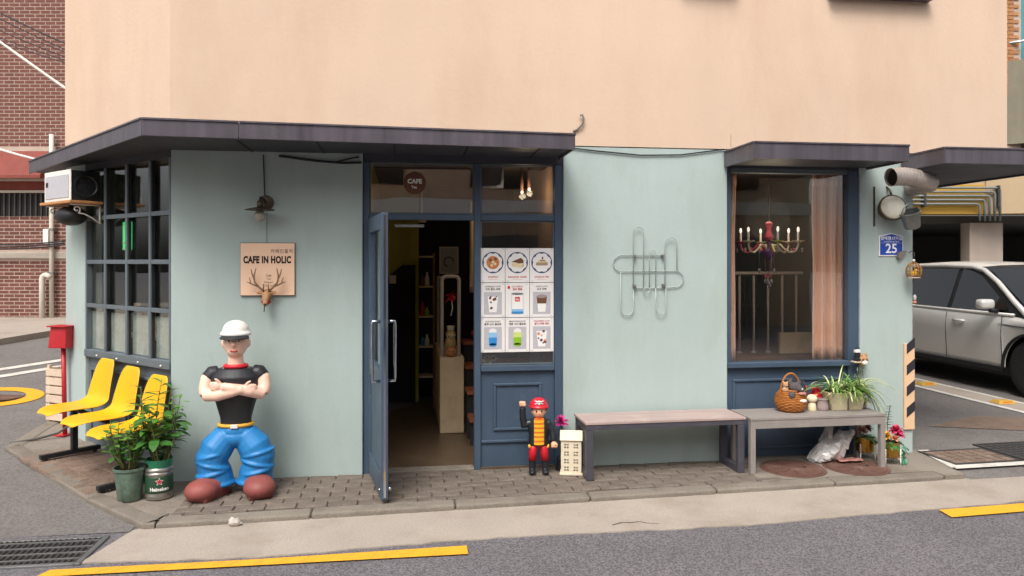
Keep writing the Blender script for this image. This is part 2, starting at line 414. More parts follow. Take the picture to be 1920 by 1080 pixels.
pm('inner_floor', '#5f4e3e', .35, .2, 3, spec=.4, dirt='#43352a', dirt_amt=.5)
pm('inner_cream', '#dcc4a0', .7, .1, 4, .1, 40, dirt='#a38a66', dirt_amt=.4)
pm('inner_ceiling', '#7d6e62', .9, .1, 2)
pm('tread_wood', '#8a4e36', .6, .15, 6)
pm('rail_white', '#d6ccc4', .45, .05, 5)
pm('chand_pink', '#d0506a', .2, .08, 5, spec=.6, trans=.2)
pm('chand_cream', '#cdbfa4', .25, .08, 5, spec=.6)
pm('chand_green', '#a8a85a', .25, .08, 5, spec=.6)
pm('chand_purple', '#5c2a6a', .25, .08, 5, spec=.6)
pm('crystal', '#b8b4ba', .06, .06, 5, spec=.8, trans=.6)
pm('car_paint', '#d8d5d0', .32, .006, 2, metal=.25, spec=.5, coat=.5, rvar=.0)
pm('car_trim', '#1c1d20', .5, .1)
pm('tyre', '#1d1d1f', .85, .1, 20, .2, 60)
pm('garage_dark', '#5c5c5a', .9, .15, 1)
pm('garage_ochre', '#bb9440', .85, .08, 2)
pm('garage_beige', '#b59f80', .9, .08, 1.5, .1, 30)
pm('garage_column', '#ab9d91', .9, .08, 2, .1, 30, streak=.05)
pm('tan_brick', '#a4744e', .9, .15, 9, .3, 50, rnd=.15)
pm('dark_concrete', '#817c6c', .9, .12, 2, .3, 40, streak=.12, streak_scale=(4, 4, .5))
pm('plate_blue', '#33446e', .5, .08, 8)
pm('food_orange', '#c07a4a', .7, .2, 60)
pm('food_brown', '#6a4534', .7, .2, 60)
pm('food_cream', '#dcc8a0', .7, .12, 50)
pm('print_grey', '#b5b3b8', .7, .08, 30)
pm('drink_blue', '#2e86c8', .6, .12, 30)
pm('drink_lightblue', '#8ab8dc', .6, .08, 30)
pm('drink_green', '#86b52a', .6, .12, 30)
pm('drink_lime', '#c5d27a', .6, .08, 30)
pm('opposite_brick', '#a58c78', .9, .15, 3, .2, 40)
pm('opposite_pale', '#b9b6b4', .8, .1, 2)
pm('striped_cream', '#dcb894', .6, .06, 5)
pm('striped_black', '#2b2830', .6, .08, 5)
pm('stone_white', '#b7afa6', .9, .1, 12, .5, 30)
pm('cage_wire', '#a87c48', .5, .15, 10, metal=.4)
pm('bracket_grey', '#7c736c', .6, .1, 8)
pm('tower_glass', '#4c8a92', .15, .1, 2, spec=.6)
pm('owl_cream', '#b89a62', .6, .2, 30)
pm('green_glow_glass', '#2fae55', .3, .1, 6)
glass_mat('pane_clear', (.95, .96, .95), .05, 1.0)
glass_mat('pane_side', (.92, .93, .92), .04, 1.1)
pm('frosted_film', '#a9b2ac', .6, .2, 9, dirt='#7f8a86', dirt_amt=.6, dirt_scale=7)
glass_mat('pane_dark', (.72, .74, .73), .10, 1.4)
glass_mat('pane_transom', (.86, .86, .84), .20, 1.3)
glass_mat('car_glass', (.05, .055, .06), .04, 1.1)
emit_mat('spot_lit', (1.0, .86, .66), 3.0)
emit_mat('green_lit', (.06, .75, .2), .55)
emit_mat('candle_lit', (1.0, .9, .78), .7)
# ================================================================== THE SETTING
def struct(o): o['kind'] = 'structure'; return o
def ky(x): return -.975 + (x + 1.70) * .0462      # outer kerb line of the front pavement
ROAD = -.042

def gcoord(a, b, lo, hi, step):
    out = [a]; x = lo
    while x <= hi: out.append(x); x += step
    return out + [b]
g = MB()
xs = gcoord(-90, 90, -16, 14, 1.0); ys = gcoord(-90, 90, -6, 16, 1.0)
g.grid([[(x, y, ROAD + slope(x, y)) for x in xs] for y in ys])
struct(g.build('road', 'asphalt'))
g = MB()
xs = [-40, -20] + [-14 + .5*i for i in range(25)] + [-1.77]; ys = [-1.0 + .5*i for i in range(30)] + [20, 40]
g.grid([[(x, y, ROAD + .005 + slope(x, y)) for x in xs] for y in ys])
struct(g.build('side_street', 'asphalt_side'))

# concrete gutter strip with a ragged edge towards the asphalt
rr = random.Random(3)
def adj(x, y): return (x*.984, -6.1 + (y + 6.1)*.984)
key = [adj(*p) for p in [(-1.90, -1.41), (-.89, -1.475), (.376, -1.36), (1.09, -1.36), (2.25, -1.365), (3.72, -1.245), (4.5, -1.175), (7.0, -1.0), (14, -.6)]]
edge = []
for (xa, ya), (xb, yb) in zip(key, key[1:]):
    n = max(2, int((xb-xa)/.09))
    for i in range(n):
        t = i/n; edge.append((xa+(xb-xa)*t, ya+(yb-ya)*t + rr.uniform(-.012, .012)))
edge.append(key[-1])
inner = [(x, ky(x) + .08) for x in (14, 9, 5, 2, -1, -1.62)] + [(-1.755, -.97)]
g = MB(); g.prism(edge + inner, ROAD - .02, ROAD + .007)
gut = struct(g.build('gutter', 'gutter_concrete'))
# a crack and small pits in the gutter
crack = [adj(*p) for p in [(1.36, -1.245), (1.44, -1.20), (1.50, -1.215), (1.56, -1.20), (1.60, -1.235), (1.68, -1.26)]]
g = MB()
for a, b in zip(crack, crack[1:]):
    d = Vector((b[0]-a[0], b[1]-a[1])).normalized()*.0; nx, ny = -(b[1]-a[1]), b[0]-a[0]; l = math.hypot(nx, ny); w = rr.uniform(.003, .007)
    nx, ny = nx/l*w, ny/l*w
    g.add([(a[0]-nx, a[1]-ny, ROAD+.0085), (b[0]-nx, b[1]-ny, ROAD+.0085), (b[0]+nx, b[1]+ny, ROAD+.0085), (a[0]+nx, a[1]+ny, ROAD+.0085)], [(0, 1, 2, 3)])
g.build('crack', 'joint_sand', gut)

# ---- pavement
side = [(-1.70, -.975), (-3.408, .822), (-3.44, 1.467), (-3.42, 2.1), (-3.2, 6.0)]        # outer line of the left wing
def inset(pts, d):
    out = []
    for i, p in enumerate(pts):
        a = Vector(pts[max(i-1, 0)]); b = Vector(pts[min(i+1, len(pts)-1)]); t = (b-a).normalized(); out.append((p[0]+t.y*d, p[1]-t.x*d))
    return out
g = MB()
poly = [(4.42, ky(4.42)), (4.55, .1), (4.55, .3), (-2, 6), (-3.2, 6.0), (-3.42, 2.1), (-3.44, 1.467), (-3.408, .822), (-1.70, -.975)]
# base slab (tilts up with the side street), as a grid clipped by hand: wing and front part
wing_in = [(-1.58, -.85), (-1.58, .4), (-2.75, 1.6), (-2.75, 6.0)]
g.prism([(-1.62, ky(-1.62)+.02), (4.42, ky(4.42)+.02), (4.56, .12), (4.56, .4), (-1.62, .4)], -.25, -.012)
pav = struct(g.build('pavement', 'joint_sand'))
g = MB()
lo = inset(side, .10)
rows = []
def lerp(a, b, t): return (a[0]+(b[0]-a[0])*t, a[1]+(b[1]-a[1])*t)
inn = [(-1.50, -.84), (-1.50, .25), (-2.2, 1.3), (-2.6, 2.1), (-2.6, 6.0)]
for a, b in zip(lo, inn):
    rows.append([(p[0], p[1], slope(*p) - .004) for p in (lerp(a, b, i/8) for i in range(9))])
fine = []
for r0, r1 in zip(rows, rows[1:]):
    for k in range(6):
        fine.append([tuple(Vector(p)*(1-k/6) + Vector(q)*(k/6)) for p, q in zip(r0, r1)])
fine.append(rows[-1])
g.grid([[(x, y, slope(x, y) - .004) for x, y, z in r] for r in fine])
g.build('wing_slab', 'wing_concrete', pav)
# kerb stones, front run
x = -1.62
while x < 4.2:
    ln = min(.98, 4.24 - x)
    g = MB(); w = .135; x1 = x + ln - .008
    dz = rr.uniform(-.003, .003)
    g.prism([(x, ky(x)), (x1, ky(x1)), (x1, ky(x1)+w), (x, ky(x)+w)], -.2, .002 + dz)
    g.build('kerb_stone', 'kerb_concrete', pav, bevel=.016, seg=3)
    x += ln
# corner stone and side run, climbing with the street
sp = [Vector(p) for p in side]
for (a, b) in zip(sp, sp[1:]):
    L_ = (b-a).length; n = max(1, round(L_/.9)); t = (b-a)/L_; nr = Vector((t.y, -t.x))
    for i in range(n):
        p = a + t*(L_*i/n + .004); q = a + t*(L_*(i+1)/n - .004)
        pts = [tuple(p), tuple(q), tuple(q + nr*.125), tuple(p + nr*.125)]
        g = MB(); g.prism(pts, lambda x, y: slope(x, y) - .2, lambda x, y: slope(x, y) + .003)
        g.build('kerb_stone', 'kerb_concrete', pav, bevel=.016, seg=3)
g = MB(); g.prism([(-1.70, -.972), (-1.625, ky(-1.625)), (-1.625, ky(-1.625)+.135), (-1.60, -.80), (-1.605, -.89)], -.2, .001)
g.build('kerb_stone', 'kerb_concrete', pav, bevel=.008)
# paving bricks in running bond, each its own piece
row = 0; y = -.012
while y > -1.0:
    y0, y1 = y - .1005, y
    xx = -1.60 + (.105 if row % 2 else 0) - .21
    while xx < 2.72:
        a, b = xx, xx + .202
        a = max(a, -1.575)
        lim = max(ky(a), ky(b)) + .142
        yy0 = max(y0, lim)
        if y1 - yy0 > .03 and b - a > .05:
            inset_wall = y1 if not (-.36 < (a+b)/2 < 1.29) else y1
            g = MB()
            tz = [rr.uniform(-.0035, .0035) for _ in range(4)]
            if a > 2.2: tz = [t*.4 for t in tz]
            cx, cy = (a+b)/2, (yy0+y1)/2
            v = [(a-cx, yy0-cy, -.05), (b-cx, yy0-cy, -.05), (b-cx, y1-cy, -.05), (a-cx, y1-cy, -.05),
                 (a-cx, yy0-cy, tz[0]), (b-cx, yy0-cy, tz[1]), (b-cx, y1-cy, tz[2]), (a-cx, y1-cy, tz[3])]
            g.add(v, [(3,2,1,0),(4,5,6,7),(0,1,5,4),(1,2,6,5),(2,3,7,6),(3,0,4,7)])
            g.build('paving_brick', 'paver', pav, bevel=.004, seg=1, loc=(cx, cy, 0))
        xx += .21
    y -= .108; row += 1
# plain concrete beyond the bricks
g = MB(); g.prism([(2.735, ky(2.735)+.142), (4.23, ky(4.23)+.142), (4.245, ky(4.245)+.004), (4.42, ky(4.42)+.004), (4.55, .1), (2.735, .1)], -.1, .0)
g.build('pavement_slab', 'wing_concrete', pav)
# brown tiles under the yellow seats, laid square to the angled wall
t_ = Vector((-.70711, .70711)); n_ = Vector((-.70711, -.70711)); c0 = Vector((-1.815, 0))
for i in range(7):
    for j in range(3):
        p = c0 + t_*(.12 + i*.172) + n_*(.06 + j*.172)
        q = [p, p + t_*.164, p + t_*.164 + n_*.164, p + n_*.164]
        g = MB(); g.prism([tuple(k) for k in q], lambda x, y: slope(x, y) - .03, lambda x, y: slope(x, y) + .002 + rr.uniform(0, .002))
        g.build('paving_tile', 'paver_brown', pav, bevel=.003, seg=1)

# ---- painted markings
def strip(name, m, pts, z):
    g = MB(); n = len(pts)
    g.add([(x, y, z + slope(x, y)) for x, y in pts], [tuple(range(n))]); return g
g = strip('marking', 'yellow_marking', [adj(*p) for p in [(-2.06, -1.60), (.365, -1.606), (.366, -1.47), (-.886, -1.512), (-2.02, -1.505)]], ROAD + .010)
ym = tag(g.build('road_marking', 'yellow_marking'), kind='structure')
for k in range(17):
    xk = -1.85 + k*.125 + rr.uniform(-.04, .04); yk = -1.553; g = MB(); dx = rr.uniform(.03, .09); w = rr.uniform(.0012, .0026); l = rr.uniform(.025, .05)
    p, q = adj(xk - dx*.5, yk - l), adj(xk + dx*.5, yk + l)
    g.add([(p[0]-w, p[1], ROAD+.0112), (p[0]+w, p[1], ROAD+.0112), (q[0]+w, q[1], ROAD+.0112), (q[0]-w, q[1], ROAD+.0112)], [(0, 1, 2, 3)]); g.build('crack', 'shelf_wood', ym)
g = strip('marking', 'yellow_marking', [adj(*p) for p in [(3.72, -1.424), (5.6, -1.30), (5.75, -1.14), (3.74, -1.271)]], ROAD + .010)
tag(g.build('road_marking', 'yellow_marking'), kind='structure')
# yellow ring round a street cover in the side street
def ring(c, r0, r1, z, n=40, sx=1.0, ang=0):
    g = MB(); v = []; f = []
    for i in range(n):
        a = 2*math.pi*i/n
        for r in (r0, r1):
            px, py = c[0]+r*sx*math.cos(a)*math.cos(ang)-r*math.sin(a)*math.sin(ang), c[1]+r*sx*math.cos(a)*math.sin(ang)+r*math.sin(a)*math.cos(ang)
            v.append((px, py, z + slope(px, py)))
    for i in range(n): j = (i+1) % n; f.append((2*i, 2*j, 2*j+1, 2*i+1))
    return g.add(v, f)
tag(ring((-4.45, 2.72), .30, .47, ROAD + .012).build('road_marking', 'yellow_marking'), kind='structure')
def road_line(pts, w, m='white_marking', z=ROAD + .012):
    g = MB(); v = []; f = []
    P = [Vector(p) for p in pts]
    d = (P[-1]-P[0]).normalized(); nr = Vector((-d.y, d.x))*w/2
    k = 12
    for i in range(k+1):
        q = P[0].lerp(P[-1], i/k)
        for s in (-1, 1): e = q + nr*s; v.append((e.x, e.y, z + slope(e.x, e.y)))
    for i in range(k): f.append((2*i, 2*i+1, 2*i+3, 2*i+2))
    return tag(g.add(v, f).build('road_marking', m), kind='structure')
road_line([(-6.57, 1.54), (-3.63, 6.79)], .14)
road_line([(-6.36, 1.15), (-3.42, 6.40)], .14)
# far pavement of the side street with its kerb
far0, far1 = Vector((-5.88, 2.0)), Vector((-5.42, 7.2))
fd = (far1-far0).normalized(); fn = Vector((-fd.y, fd.x))
def farp(a, b): p = far0 + fd*a + fn*b; return (p.x, p.y)
g = MB(); g.prism([farp(-10, 0), farp(12, 0), farp(12, .5), farp(-10, .5)], lambda x, y: slope(x, y) - .1, lambda x, y: slope(x, y) - .045)
struct(g.build('far_gutter', 'gutter_concrete'))
g = MB()
rows = [[(*farp(a, b), slope(*farp(a, b)) + .06) for a in range(-12, 16)] for b in (.5, .64, 1, 2, 3, 5, 8, 12)]
rows.insert(0, [(x, y, z - .14) for x, y, z in rows[0]])
struct(g.grid(rows).build('far_pavement', 'gutter_concrete'))

# ---- parking ground on the right
g = MB()
yy = [-1.05, -.72, -.46, .2, 2, 6, 14, 30]; xx_ = [4.45, 5, 6, 8, 12, 20, 40]
g.grid([[(x, y + (x-4.45)*(.03 if y < -.3 else 0), (-.046 if y < -1 else -.036 if y < -.7 else -.006)) for x in xx_] for y in yy])
struct(g.build('parking_ground', 'asphalt_side'))
def flat_line(pts, m='white_marking', z=0.0):
    g = MB(); g.add([(x, y, z) for x, y in pts], [tuple(range(len(pts)))])
    return tag(g.build('road_marking', m), kind='structure')
flat_line([(4.56, .06), (4.45, -.50), (4.55, -.53), (4.66, .06)], z=.003)
flat_line([(4.455, -.55), (9.0, -.34), (9.0, -.24), (4.50, -.45)], z=.006)
flat_line([(6.86, .9), (6.95, .9), (6.95, 9), (6.86, 9)], z=.002)
flat_line([(7.29, .9), (7.37, .9), (7.37, 9), (7.29, 9)], z=.002)
flat_line([(6.95, .9), (7.29, .9), (7.29, 9), (6.95, 9)], 'gutter_concrete', z=-.001)
flat_line([(5.35, .95), (6.9, .35), (7.2, 1.0), (6.2, 1.35)], 'paver_brown', z=.0)
# ================================================================== THE CAFE BUILDING
cafe = thing('cafe_building', 'corner cafe with pale green ground floor, navy frames and peach plaster upper storey', 'building')
XC = -1.815; T = .15
fx = thing  # (keep the name short below)
FA = rotm(rz=R(-45), loc=(XC, 0, 0))        # frame of the angled wall: x to the right along it, y into the building
def fac_mb(): return MB().at(FA)

# --- lower walls (pale green plaster)
g = MB(); g.prism([(XC, 0), (-.353, 0), (-.353, T), (XC+.062, T)], -.2, 2.665); g.build('wall', 'teal_plaster', cafe, bevel=.008)
g = MB(); g.box(1.290, 2.728, 0, T, -.2, 2.665); g.build('wall', 'teal_plaster', cafe, bevel=.008)
g = MB(); g.box(3.962, 4.471, 0, T, -.2, 2.665); g.build('wall', 'teal_plaster', cafe, bevel=.01)
g = MB(); g.box(4.321, 4.468, T+.001, 6.0, -.2, 2.66); g.build('side_wall', 'teal_plaster', cafe)
g = fac_mb(); g.prism([(-1.855, 0), (-1.458, 0), (-1.458, T), (-1.792, T)], -.1, 2.665); g.build('pillar', 'teal_plaster', cafe, bevel=.008)
g = MB(); g.box(-3.124, -2.98, 1.44, 6.0, -.1, 2.66); g.build('side_wall', 'teal_plaster', cafe)
# --- upper storey (peach plaster)
Z0, Z1 = 2.667, 7.4
g = MB()
g.prism([(-3.132, 6.0), (-3.132, 1.312), (XC-.003, -.006), (5.40, -.006), (5.40, 6.0)], Z0 + .002, Z1)
g.build('upper_wall', 'beige_plaster', cafe)
g = MB(); g.box(4.47, 5.395, .0, 6.0, 2.60, 2.664); g.build('overhang_soffit', 'soffit_metal', cafe)
for (xa, xb, z) in ((2.33, 2.73, 4.09), (3.69, 4.56, 4.045)):
    g = MB(); g.box(xa-.05, xb+.05, -.11, -.008, z-.03, z+.02); w = g.build('window', 'fascia_metal', cafe, bevel=.006)
    g = MB(); g.box(xa, xa+.05, -.05, -.008, z+.021, z+1.3).box(xb-.05, xb, -.05, -.008, z+.021, z+1.3).box(xa, xb, -.05, -.008, z+1.301, z+1.35); g.build('frame', 'soffit_metal', w)
    g = MB(); g.box(xa+.05, xb-.05, -.03, -.02, z+.021, z+1.3); g.build('pane', 'pane_dark', w)
g = MB(); g.box(2.755, 2.757, -.0075, -.0055, 2.68, 2.80); g.build('plaster_crack', 'ink_grey', cafe)

# --- canopies
def canopy(outer, wall, zb, zt, seams=()):
    g = MB(); g.prism(outer + wall, zb + .018, zt - .006); c = g.build('canopy', 'soffit_metal', cafe)
    for a, b in zip(outer, outer[1:]):
        A, B = Vector(a), Vector(b); t = (B-A).normalized(); nr = Vector((t.y, -t.x))
        cuts = [0.0] + [s for s in seams if 0 < s < (B-A).length and (A, B) == (Vector(outer[1]), Vector(outer[2]))] + [(B-A).length]
        for s0, s1 in zip(cuts, cuts[1:]):
            p, q = A + t*(s0 + .002), A + t*(s1 - .002)
            e0 = nr*.003; e1 = nr*-.014
            g = MB(); g.prism([tuple(p+e0), tuple(q+e0), tuple(q+e1), tuple(p+e1)], zb, zt); g.build('fascia', 'fascia_metal', c, bevel=.003)
            g = MB(); g.prism([tuple(p+nr*.012), tuple(q+nr*.012), tuple(q+nr*-.014), tuple(p+nr*-.014)], zt, zt + .012); g.build('drip_edge', 'fascia_metal', c)
    return c
canopy([(-3.60, 1.66), (-1.765, -.79), (1.255, -.585), (1.255, -.012)], [(XC-.004, -.012), (-3.140, 1.305), (-3.138, 2.0), (-3.38, 1.95)], 2.548, 2.658, seams=(.62,))
canopy([(2.694, -.012), (2.694, -.57), (4.02, -.57), (4.02, -.012)], [], 2.51, 2.635)
canopy([(4.345, -.012), (4.345, -.56), (5.72, -.56), (5.72, 2.6)], [(4.50, 2.6), (4.50, -.012)], 2.505, 2.628)
# vertical ribs under the front edge show as stains; soffit panel joints
for i in range(5):
    g = MB(); x0 = -1.2 + i*.55; g.box(x0, x0+.006, -.56, -.02, 2.560, 2.568); g.build('soffit_joint', 'ink', cafe)

# --- entrance bay (navy joinery)
FY0, FY1 = .025, .105
g = MB(); g.box(-.350, -.302, FY0, FY1, -.05, 2.51); g.build('door_jamb', 'navy_paint', cafe, bevel=.004)
g = MB(); g.box(.548, .601, FY0, FY1, -.05, 2.51); g.build('mullion', 'navy_paint', cafe, bevel=.004)
g = MB(); g.box(1.222, 1.287, FY0, FY1, -.05, 2.51); g.build('jamb', 'navy_paint', cafe, bevel=.004)
g = MB(); g.box(-.350, 1.287, FY0-.004, FY1+.004, 2.512, 2.662); g.build('header', 'soffit_metal', cafe, bevel=.004)
g = MB(); g.box(-.300, .546, FY0+.002, FY1, 2.042, 2.090); g.build('transom_bar', 'navy_paint', cafe, bevel=.004)
g = MB(); g.box(.603, 1.220, FY0+.002, FY1, 2.042, 2.090); g.build('transom_bar', 'navy_paint', cafe, bevel=.004)
for nm, xa, xb, za, zb in (('transom_pane', -.302, .548, 2.092, 2.511), ('transom_pane', .601, 1.222, 2.092, 2.511), ('side_pane', .601, 1.222, .845, 2.041)):
    g = MB(); g.box(xa+.001, xb-.001, .066, .072, za, zb); p = g.build(nm, 'pane_transom' if nm == 'transom_pane' else 'pane_dark', cafe)
    g = MB()
    g.box(xa+.002, xa+.012, .050, .064, za+.002, zb-.002).box(xb-.012, xb-.002, .050, .064, za+.002, zb-.002).box(xa+.013, xb-.013, .050, .064, za+.002, za+.012).box(xa+.013, xb-.013, .050, .064, zb-.012, zb-.002)
    g.build('glazing_bead', 'grey_paint', p)
g = MB(); g.box(.603, 1.220, FY0-.006, FY1, .795, .843); g.build('sill', 'navy_paint', cafe, bevel=.005)
def panel(xa, xb, za, zb, y, mb=MB, ins=.11, low=.25, name='panel', mat='navy_paint'):
    g = mb(); g.box(xa, xb, y, y+.05, za, zb); p = g.build(name, mat, cafe)
    a, b, c, d = xa+ins, xb-ins, za+low, zb-.10
    for (x0, x1, z0, z1) in ((a, b, d-.024, d), (a, b, c, c+.024), (a, a+.024, c+.025, d-.025), (b-.024, b, c+.025, d-.025)):
        g = mb(); g.box(x0, x1, y-.016, y-.001, z0, z1); g.build('moulding', mat, p, bevel=.006)
    return p
p = panel(.603, 1.220, -.05, .794, .055, ins=.105, low=.35)
g = MB(); g.box(.604, 1.219, .036, .054, .20, .225); g.build('moulding', 'navy_paint', p, bevel=.006)
g = MB(); g.box(-.30, .546, .0, .13, -.05, .006); g.build('threshold', 'kerb_concrete', cafe, bevel=.004)
# the open door leaf
leaf = Vector((-.155+.285, -.81+.02)); ang = math.atan2(leaf.y, leaf.x); W_ = leaf.length
DM = rotm(rz=ang, loc=(-.285, -.02, 0))
def dmb(): return MB().at(DM)
TH = .024
g = dmb()
g.box(0, .085, -TH, TH, .035, 2.045).box(W_-.085, W_, -TH, TH, .035, 2.045).box(.0851, W_-.0851, -TH, TH, 1.93, 2.045).box(.0851, W_-.0851, -TH, TH, .82, .93).box(.0851, W_-.0851, -TH, TH, .035, .20)
door = g.build('door', 'navy_paint', cafe, bevel=.004)
g = dmb(); g.box(.086, W_-.086, -.004, .004, .931, 1.929); g.build('door_pane', 'pane_clear', door)
g = dmb(); g.box(.086, W_-.086, -.010, .010, .201, .819); g.build('door_panel', 'navy_paint', door)
for s in (-1, 1):
    g = dmb(); hx = W_ - .05; yv = s*(TH+.055)
    g.tube([(hx, s*TH, .86), (hx, yv, .86), (hx, yv, .88), (hx, yv, 1.26), (hx, yv, 1.28), (hx, s*TH, 1.28)], .011, 10)
    g.build('handle', 'chrome', door, smooth=True)
g = dmb(); g.box(W_-.001, W_+.003, -.008, .008, .05, 2.03); g.build('edge_strip', 'chrome', door)
g = dmb(); g.ell((W_-.04, TH+.014, .10), .018, 12, 8); g.build('lock_knob', 'chrome', door, smooth=True)
g = dmb(); g.ell((W_-.04, -TH-.006, .10), .010, 10, 6); g.build('lock_cylinder', 'chrome', door, smooth=True)
g = MB(); g.box(-.10, .14, .108, .135, 1.985, 2.012); g.build('door_closer', 'galv', cafe, bevel=.004)

# --- shop window on the right
g = MB(); g.box(2.730, 2.775, .03, .11, .80, 2.51); g.build('window_jamb', 'navy_paint', cafe, bevel=.004)
g = MB(); g.box(3.862, 3.960, .02, .11, -.05, 2.51); g.build('window_jamb', 'navy_paint', cafe, bevel=.004)
g = MB(); g.box(2.730, 3.960, .02, .11, 2.512, 2.662); g.build('window_head', 'soffit_metal', cafe)
g = MB(); g.box(2.776, 3.861, .032, .108, 2.475, 2.511); g.build('window_rail', 'grey_paint', cafe)
g = MB(); g.box(2.776, 3.861, .066, .072, .832, 2.474); g.build('shop_pane', 'pane_clear', cafe)
g = MB(); g.box(2.730, 3.861, -.012, .11, .785, .830); g.build('window_sill', 'navy_paint', cafe, bevel=.006)
panel(2.730, 3.861, -.05, .784, .045, ins=.06, low=.12)

# --- angled window on the left
gy0, gy1 = .0, .06
cols = [-1.454, -1.09, -.712, -.326, -.004]
rowsz = [.925, 1.315, 1.70, 2.085, 2.511]
g = fac_mb(); g.box(-1.456, -1.430, gy0, gy1, .926, 2.51); wf = g.build('window_frame', 'grey_paint', cafe, bevel=.003)
g = fac_mb(); g.box(-.030, -.003, gy0, gy1, .926, 2.51); g.build('end_stile', 'grey_paint', wf, bevel=.003)
for x in cols[1:4]:
    g = fac_mb(); g.box(x-.016, x+.016, gy0, .016, .926, 2.51); g.build('mullion', 'grey_paint', wf, bevel=.003)
    g = fac_mb(); g.box(x-.013, x+.013, .0161, .040, .926, 2.51); g.build('mullion_shade_fin', 'black_metal', wf)  # mullion depth coloured black: shade on its unlit side put into the colour
for z in rowsz[1:4]:
    for a, b in zip(cols, cols[1:]):
        xa = a + (.025 if a == cols[0] else .0165); xb = b - (.027 if b == cols[-1] else .0165)
        g = fac_mb(); g.box(xa, xb, gy0 + .002, .018, z-.018, z+.018); g.build('glazing_bar', 'grey_paint', wf, bevel=.003)
        g = fac_mb(); g.box(xa+.003, xb-.003, .0181, .040, z-.015, z+.015); g.build('bar_shade_fin', 'black_metal', wf)  # bar depth likewise black, shade painted in behind the grey front
for z0, z1 in zip(rowsz, rowsz[1:]):
    for a, b in zip(cols, cols[1:]):
        g = fac_mb(); g.box(a+.014, b-.014, .0405, .0445, z0+.001, z1-.001); g.build('pane', 'pane_side', wf)
g = fac_mb(); g.box(-1.456, -.003, -.012, gy1, .86, .925); g.build('window_sill', 'grey_paint', cafe, bevel=.006)
g = fac_mb(); g.box(-1.456, -.003, gy0, gy1, 2.512, 2.662); g.build('window_head', 'soffit_metal', cafe)
g = fac_mb(); g.box(-1.456, -.003, .030, .09, -.1, .859); lp = g.build('panel', 'grey_paint', cafe)
for k in range(2):
    xa, xb = -1.40 + k*.70, -.75 + k*.70
    for (x0, x1, z0, z1) in ((xa, xb, .74, .765), (xa, xb, .16, .185), (xa, xa+.025, .186, .739), (xb-.025, xb, .186, .739)):
        g = fac_mb(); g.box(x0, x1, .012, .029, z0, z1); g.build('moulding', 'grey_paint', lp, bevel=.005)
for i in range(4):
    g = fac_mb(); x0 = -1.2 + i*.36; g.ell((x0, -.016, .885), (.010, .008, .008), 8, 6); g.build('screw_cap', 'white_paint', cafe)

# --- inside
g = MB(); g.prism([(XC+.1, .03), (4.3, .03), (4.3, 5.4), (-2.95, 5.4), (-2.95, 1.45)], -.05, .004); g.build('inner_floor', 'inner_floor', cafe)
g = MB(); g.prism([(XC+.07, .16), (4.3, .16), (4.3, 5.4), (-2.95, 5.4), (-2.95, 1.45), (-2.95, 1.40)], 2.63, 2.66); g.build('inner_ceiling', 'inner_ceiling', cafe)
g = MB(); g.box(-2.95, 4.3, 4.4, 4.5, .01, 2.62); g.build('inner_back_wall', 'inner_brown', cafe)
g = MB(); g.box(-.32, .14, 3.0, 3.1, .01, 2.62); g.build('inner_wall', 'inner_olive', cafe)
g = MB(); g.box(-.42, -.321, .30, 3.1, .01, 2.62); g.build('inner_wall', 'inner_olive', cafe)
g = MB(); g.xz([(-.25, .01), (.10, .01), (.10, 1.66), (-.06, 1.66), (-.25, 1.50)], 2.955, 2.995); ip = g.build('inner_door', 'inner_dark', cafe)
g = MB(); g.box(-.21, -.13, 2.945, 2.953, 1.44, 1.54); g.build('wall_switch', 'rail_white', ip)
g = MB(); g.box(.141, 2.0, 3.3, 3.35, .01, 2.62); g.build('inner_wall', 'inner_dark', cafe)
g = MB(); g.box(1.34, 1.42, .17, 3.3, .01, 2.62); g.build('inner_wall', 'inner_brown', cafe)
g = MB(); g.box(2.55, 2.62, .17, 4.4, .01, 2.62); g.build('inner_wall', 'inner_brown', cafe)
g = MB(); g.box(2.63, 4.3, .9, 2.6, .01, .76); g.build('inner_landing', 'inner_brown', cafe)
g = MB(); g.box(3.75, 4.25, 1.02, 1.06, .77, .98); g.build('inner_board', 'inner_cream', cafe)
# cream half wall with a stair behind
g = MB(); g.box(.32, .56, 1.29, 2.7, .005, .755); hw = g.build('half_wall', 'inner_cream', cafe, bevel=.01)
for i in range(4):
    g = MB(); z = .22 + i*.21; y = .75 + i*.26; g.box(.57, 1.15, y, y+.28, z, z+.035); st = g.build('stair_tread', 'tread_wood', cafe)
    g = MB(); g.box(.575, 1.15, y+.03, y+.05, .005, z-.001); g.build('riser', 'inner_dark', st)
# handrail on the half wall
hr = thing('handrail', 'white bent pipe handrail standing on the cream half wall inside the doorway', 'handrail', (.43, 1.38, .755))
g = MB(); g.tube([(-.085, 0, 0), (-.085, 0, .74)] + [(-.045 - .04*math.cos(a), 0, .76 + .04*math.sin(a)) for a in (0, .5, 1.0, 1.57)] + [(.045 + .04*math.sin(a), 0, .76 + .04*math.cos(a)) for a in (0, .5, 1.0, 1.57)] + [(.085, 0, .74), (.085, 0, 0)], .019, 10)
g.build('rail', 'rail_white', hr, smooth=True)
g = MB(); g.tube([(-.085, .02, .78), (-.085, .9, .78), (-.085, .9, .0)], .017, 8); g.build('rear_rail', 'rail_white', hr, smooth=True)
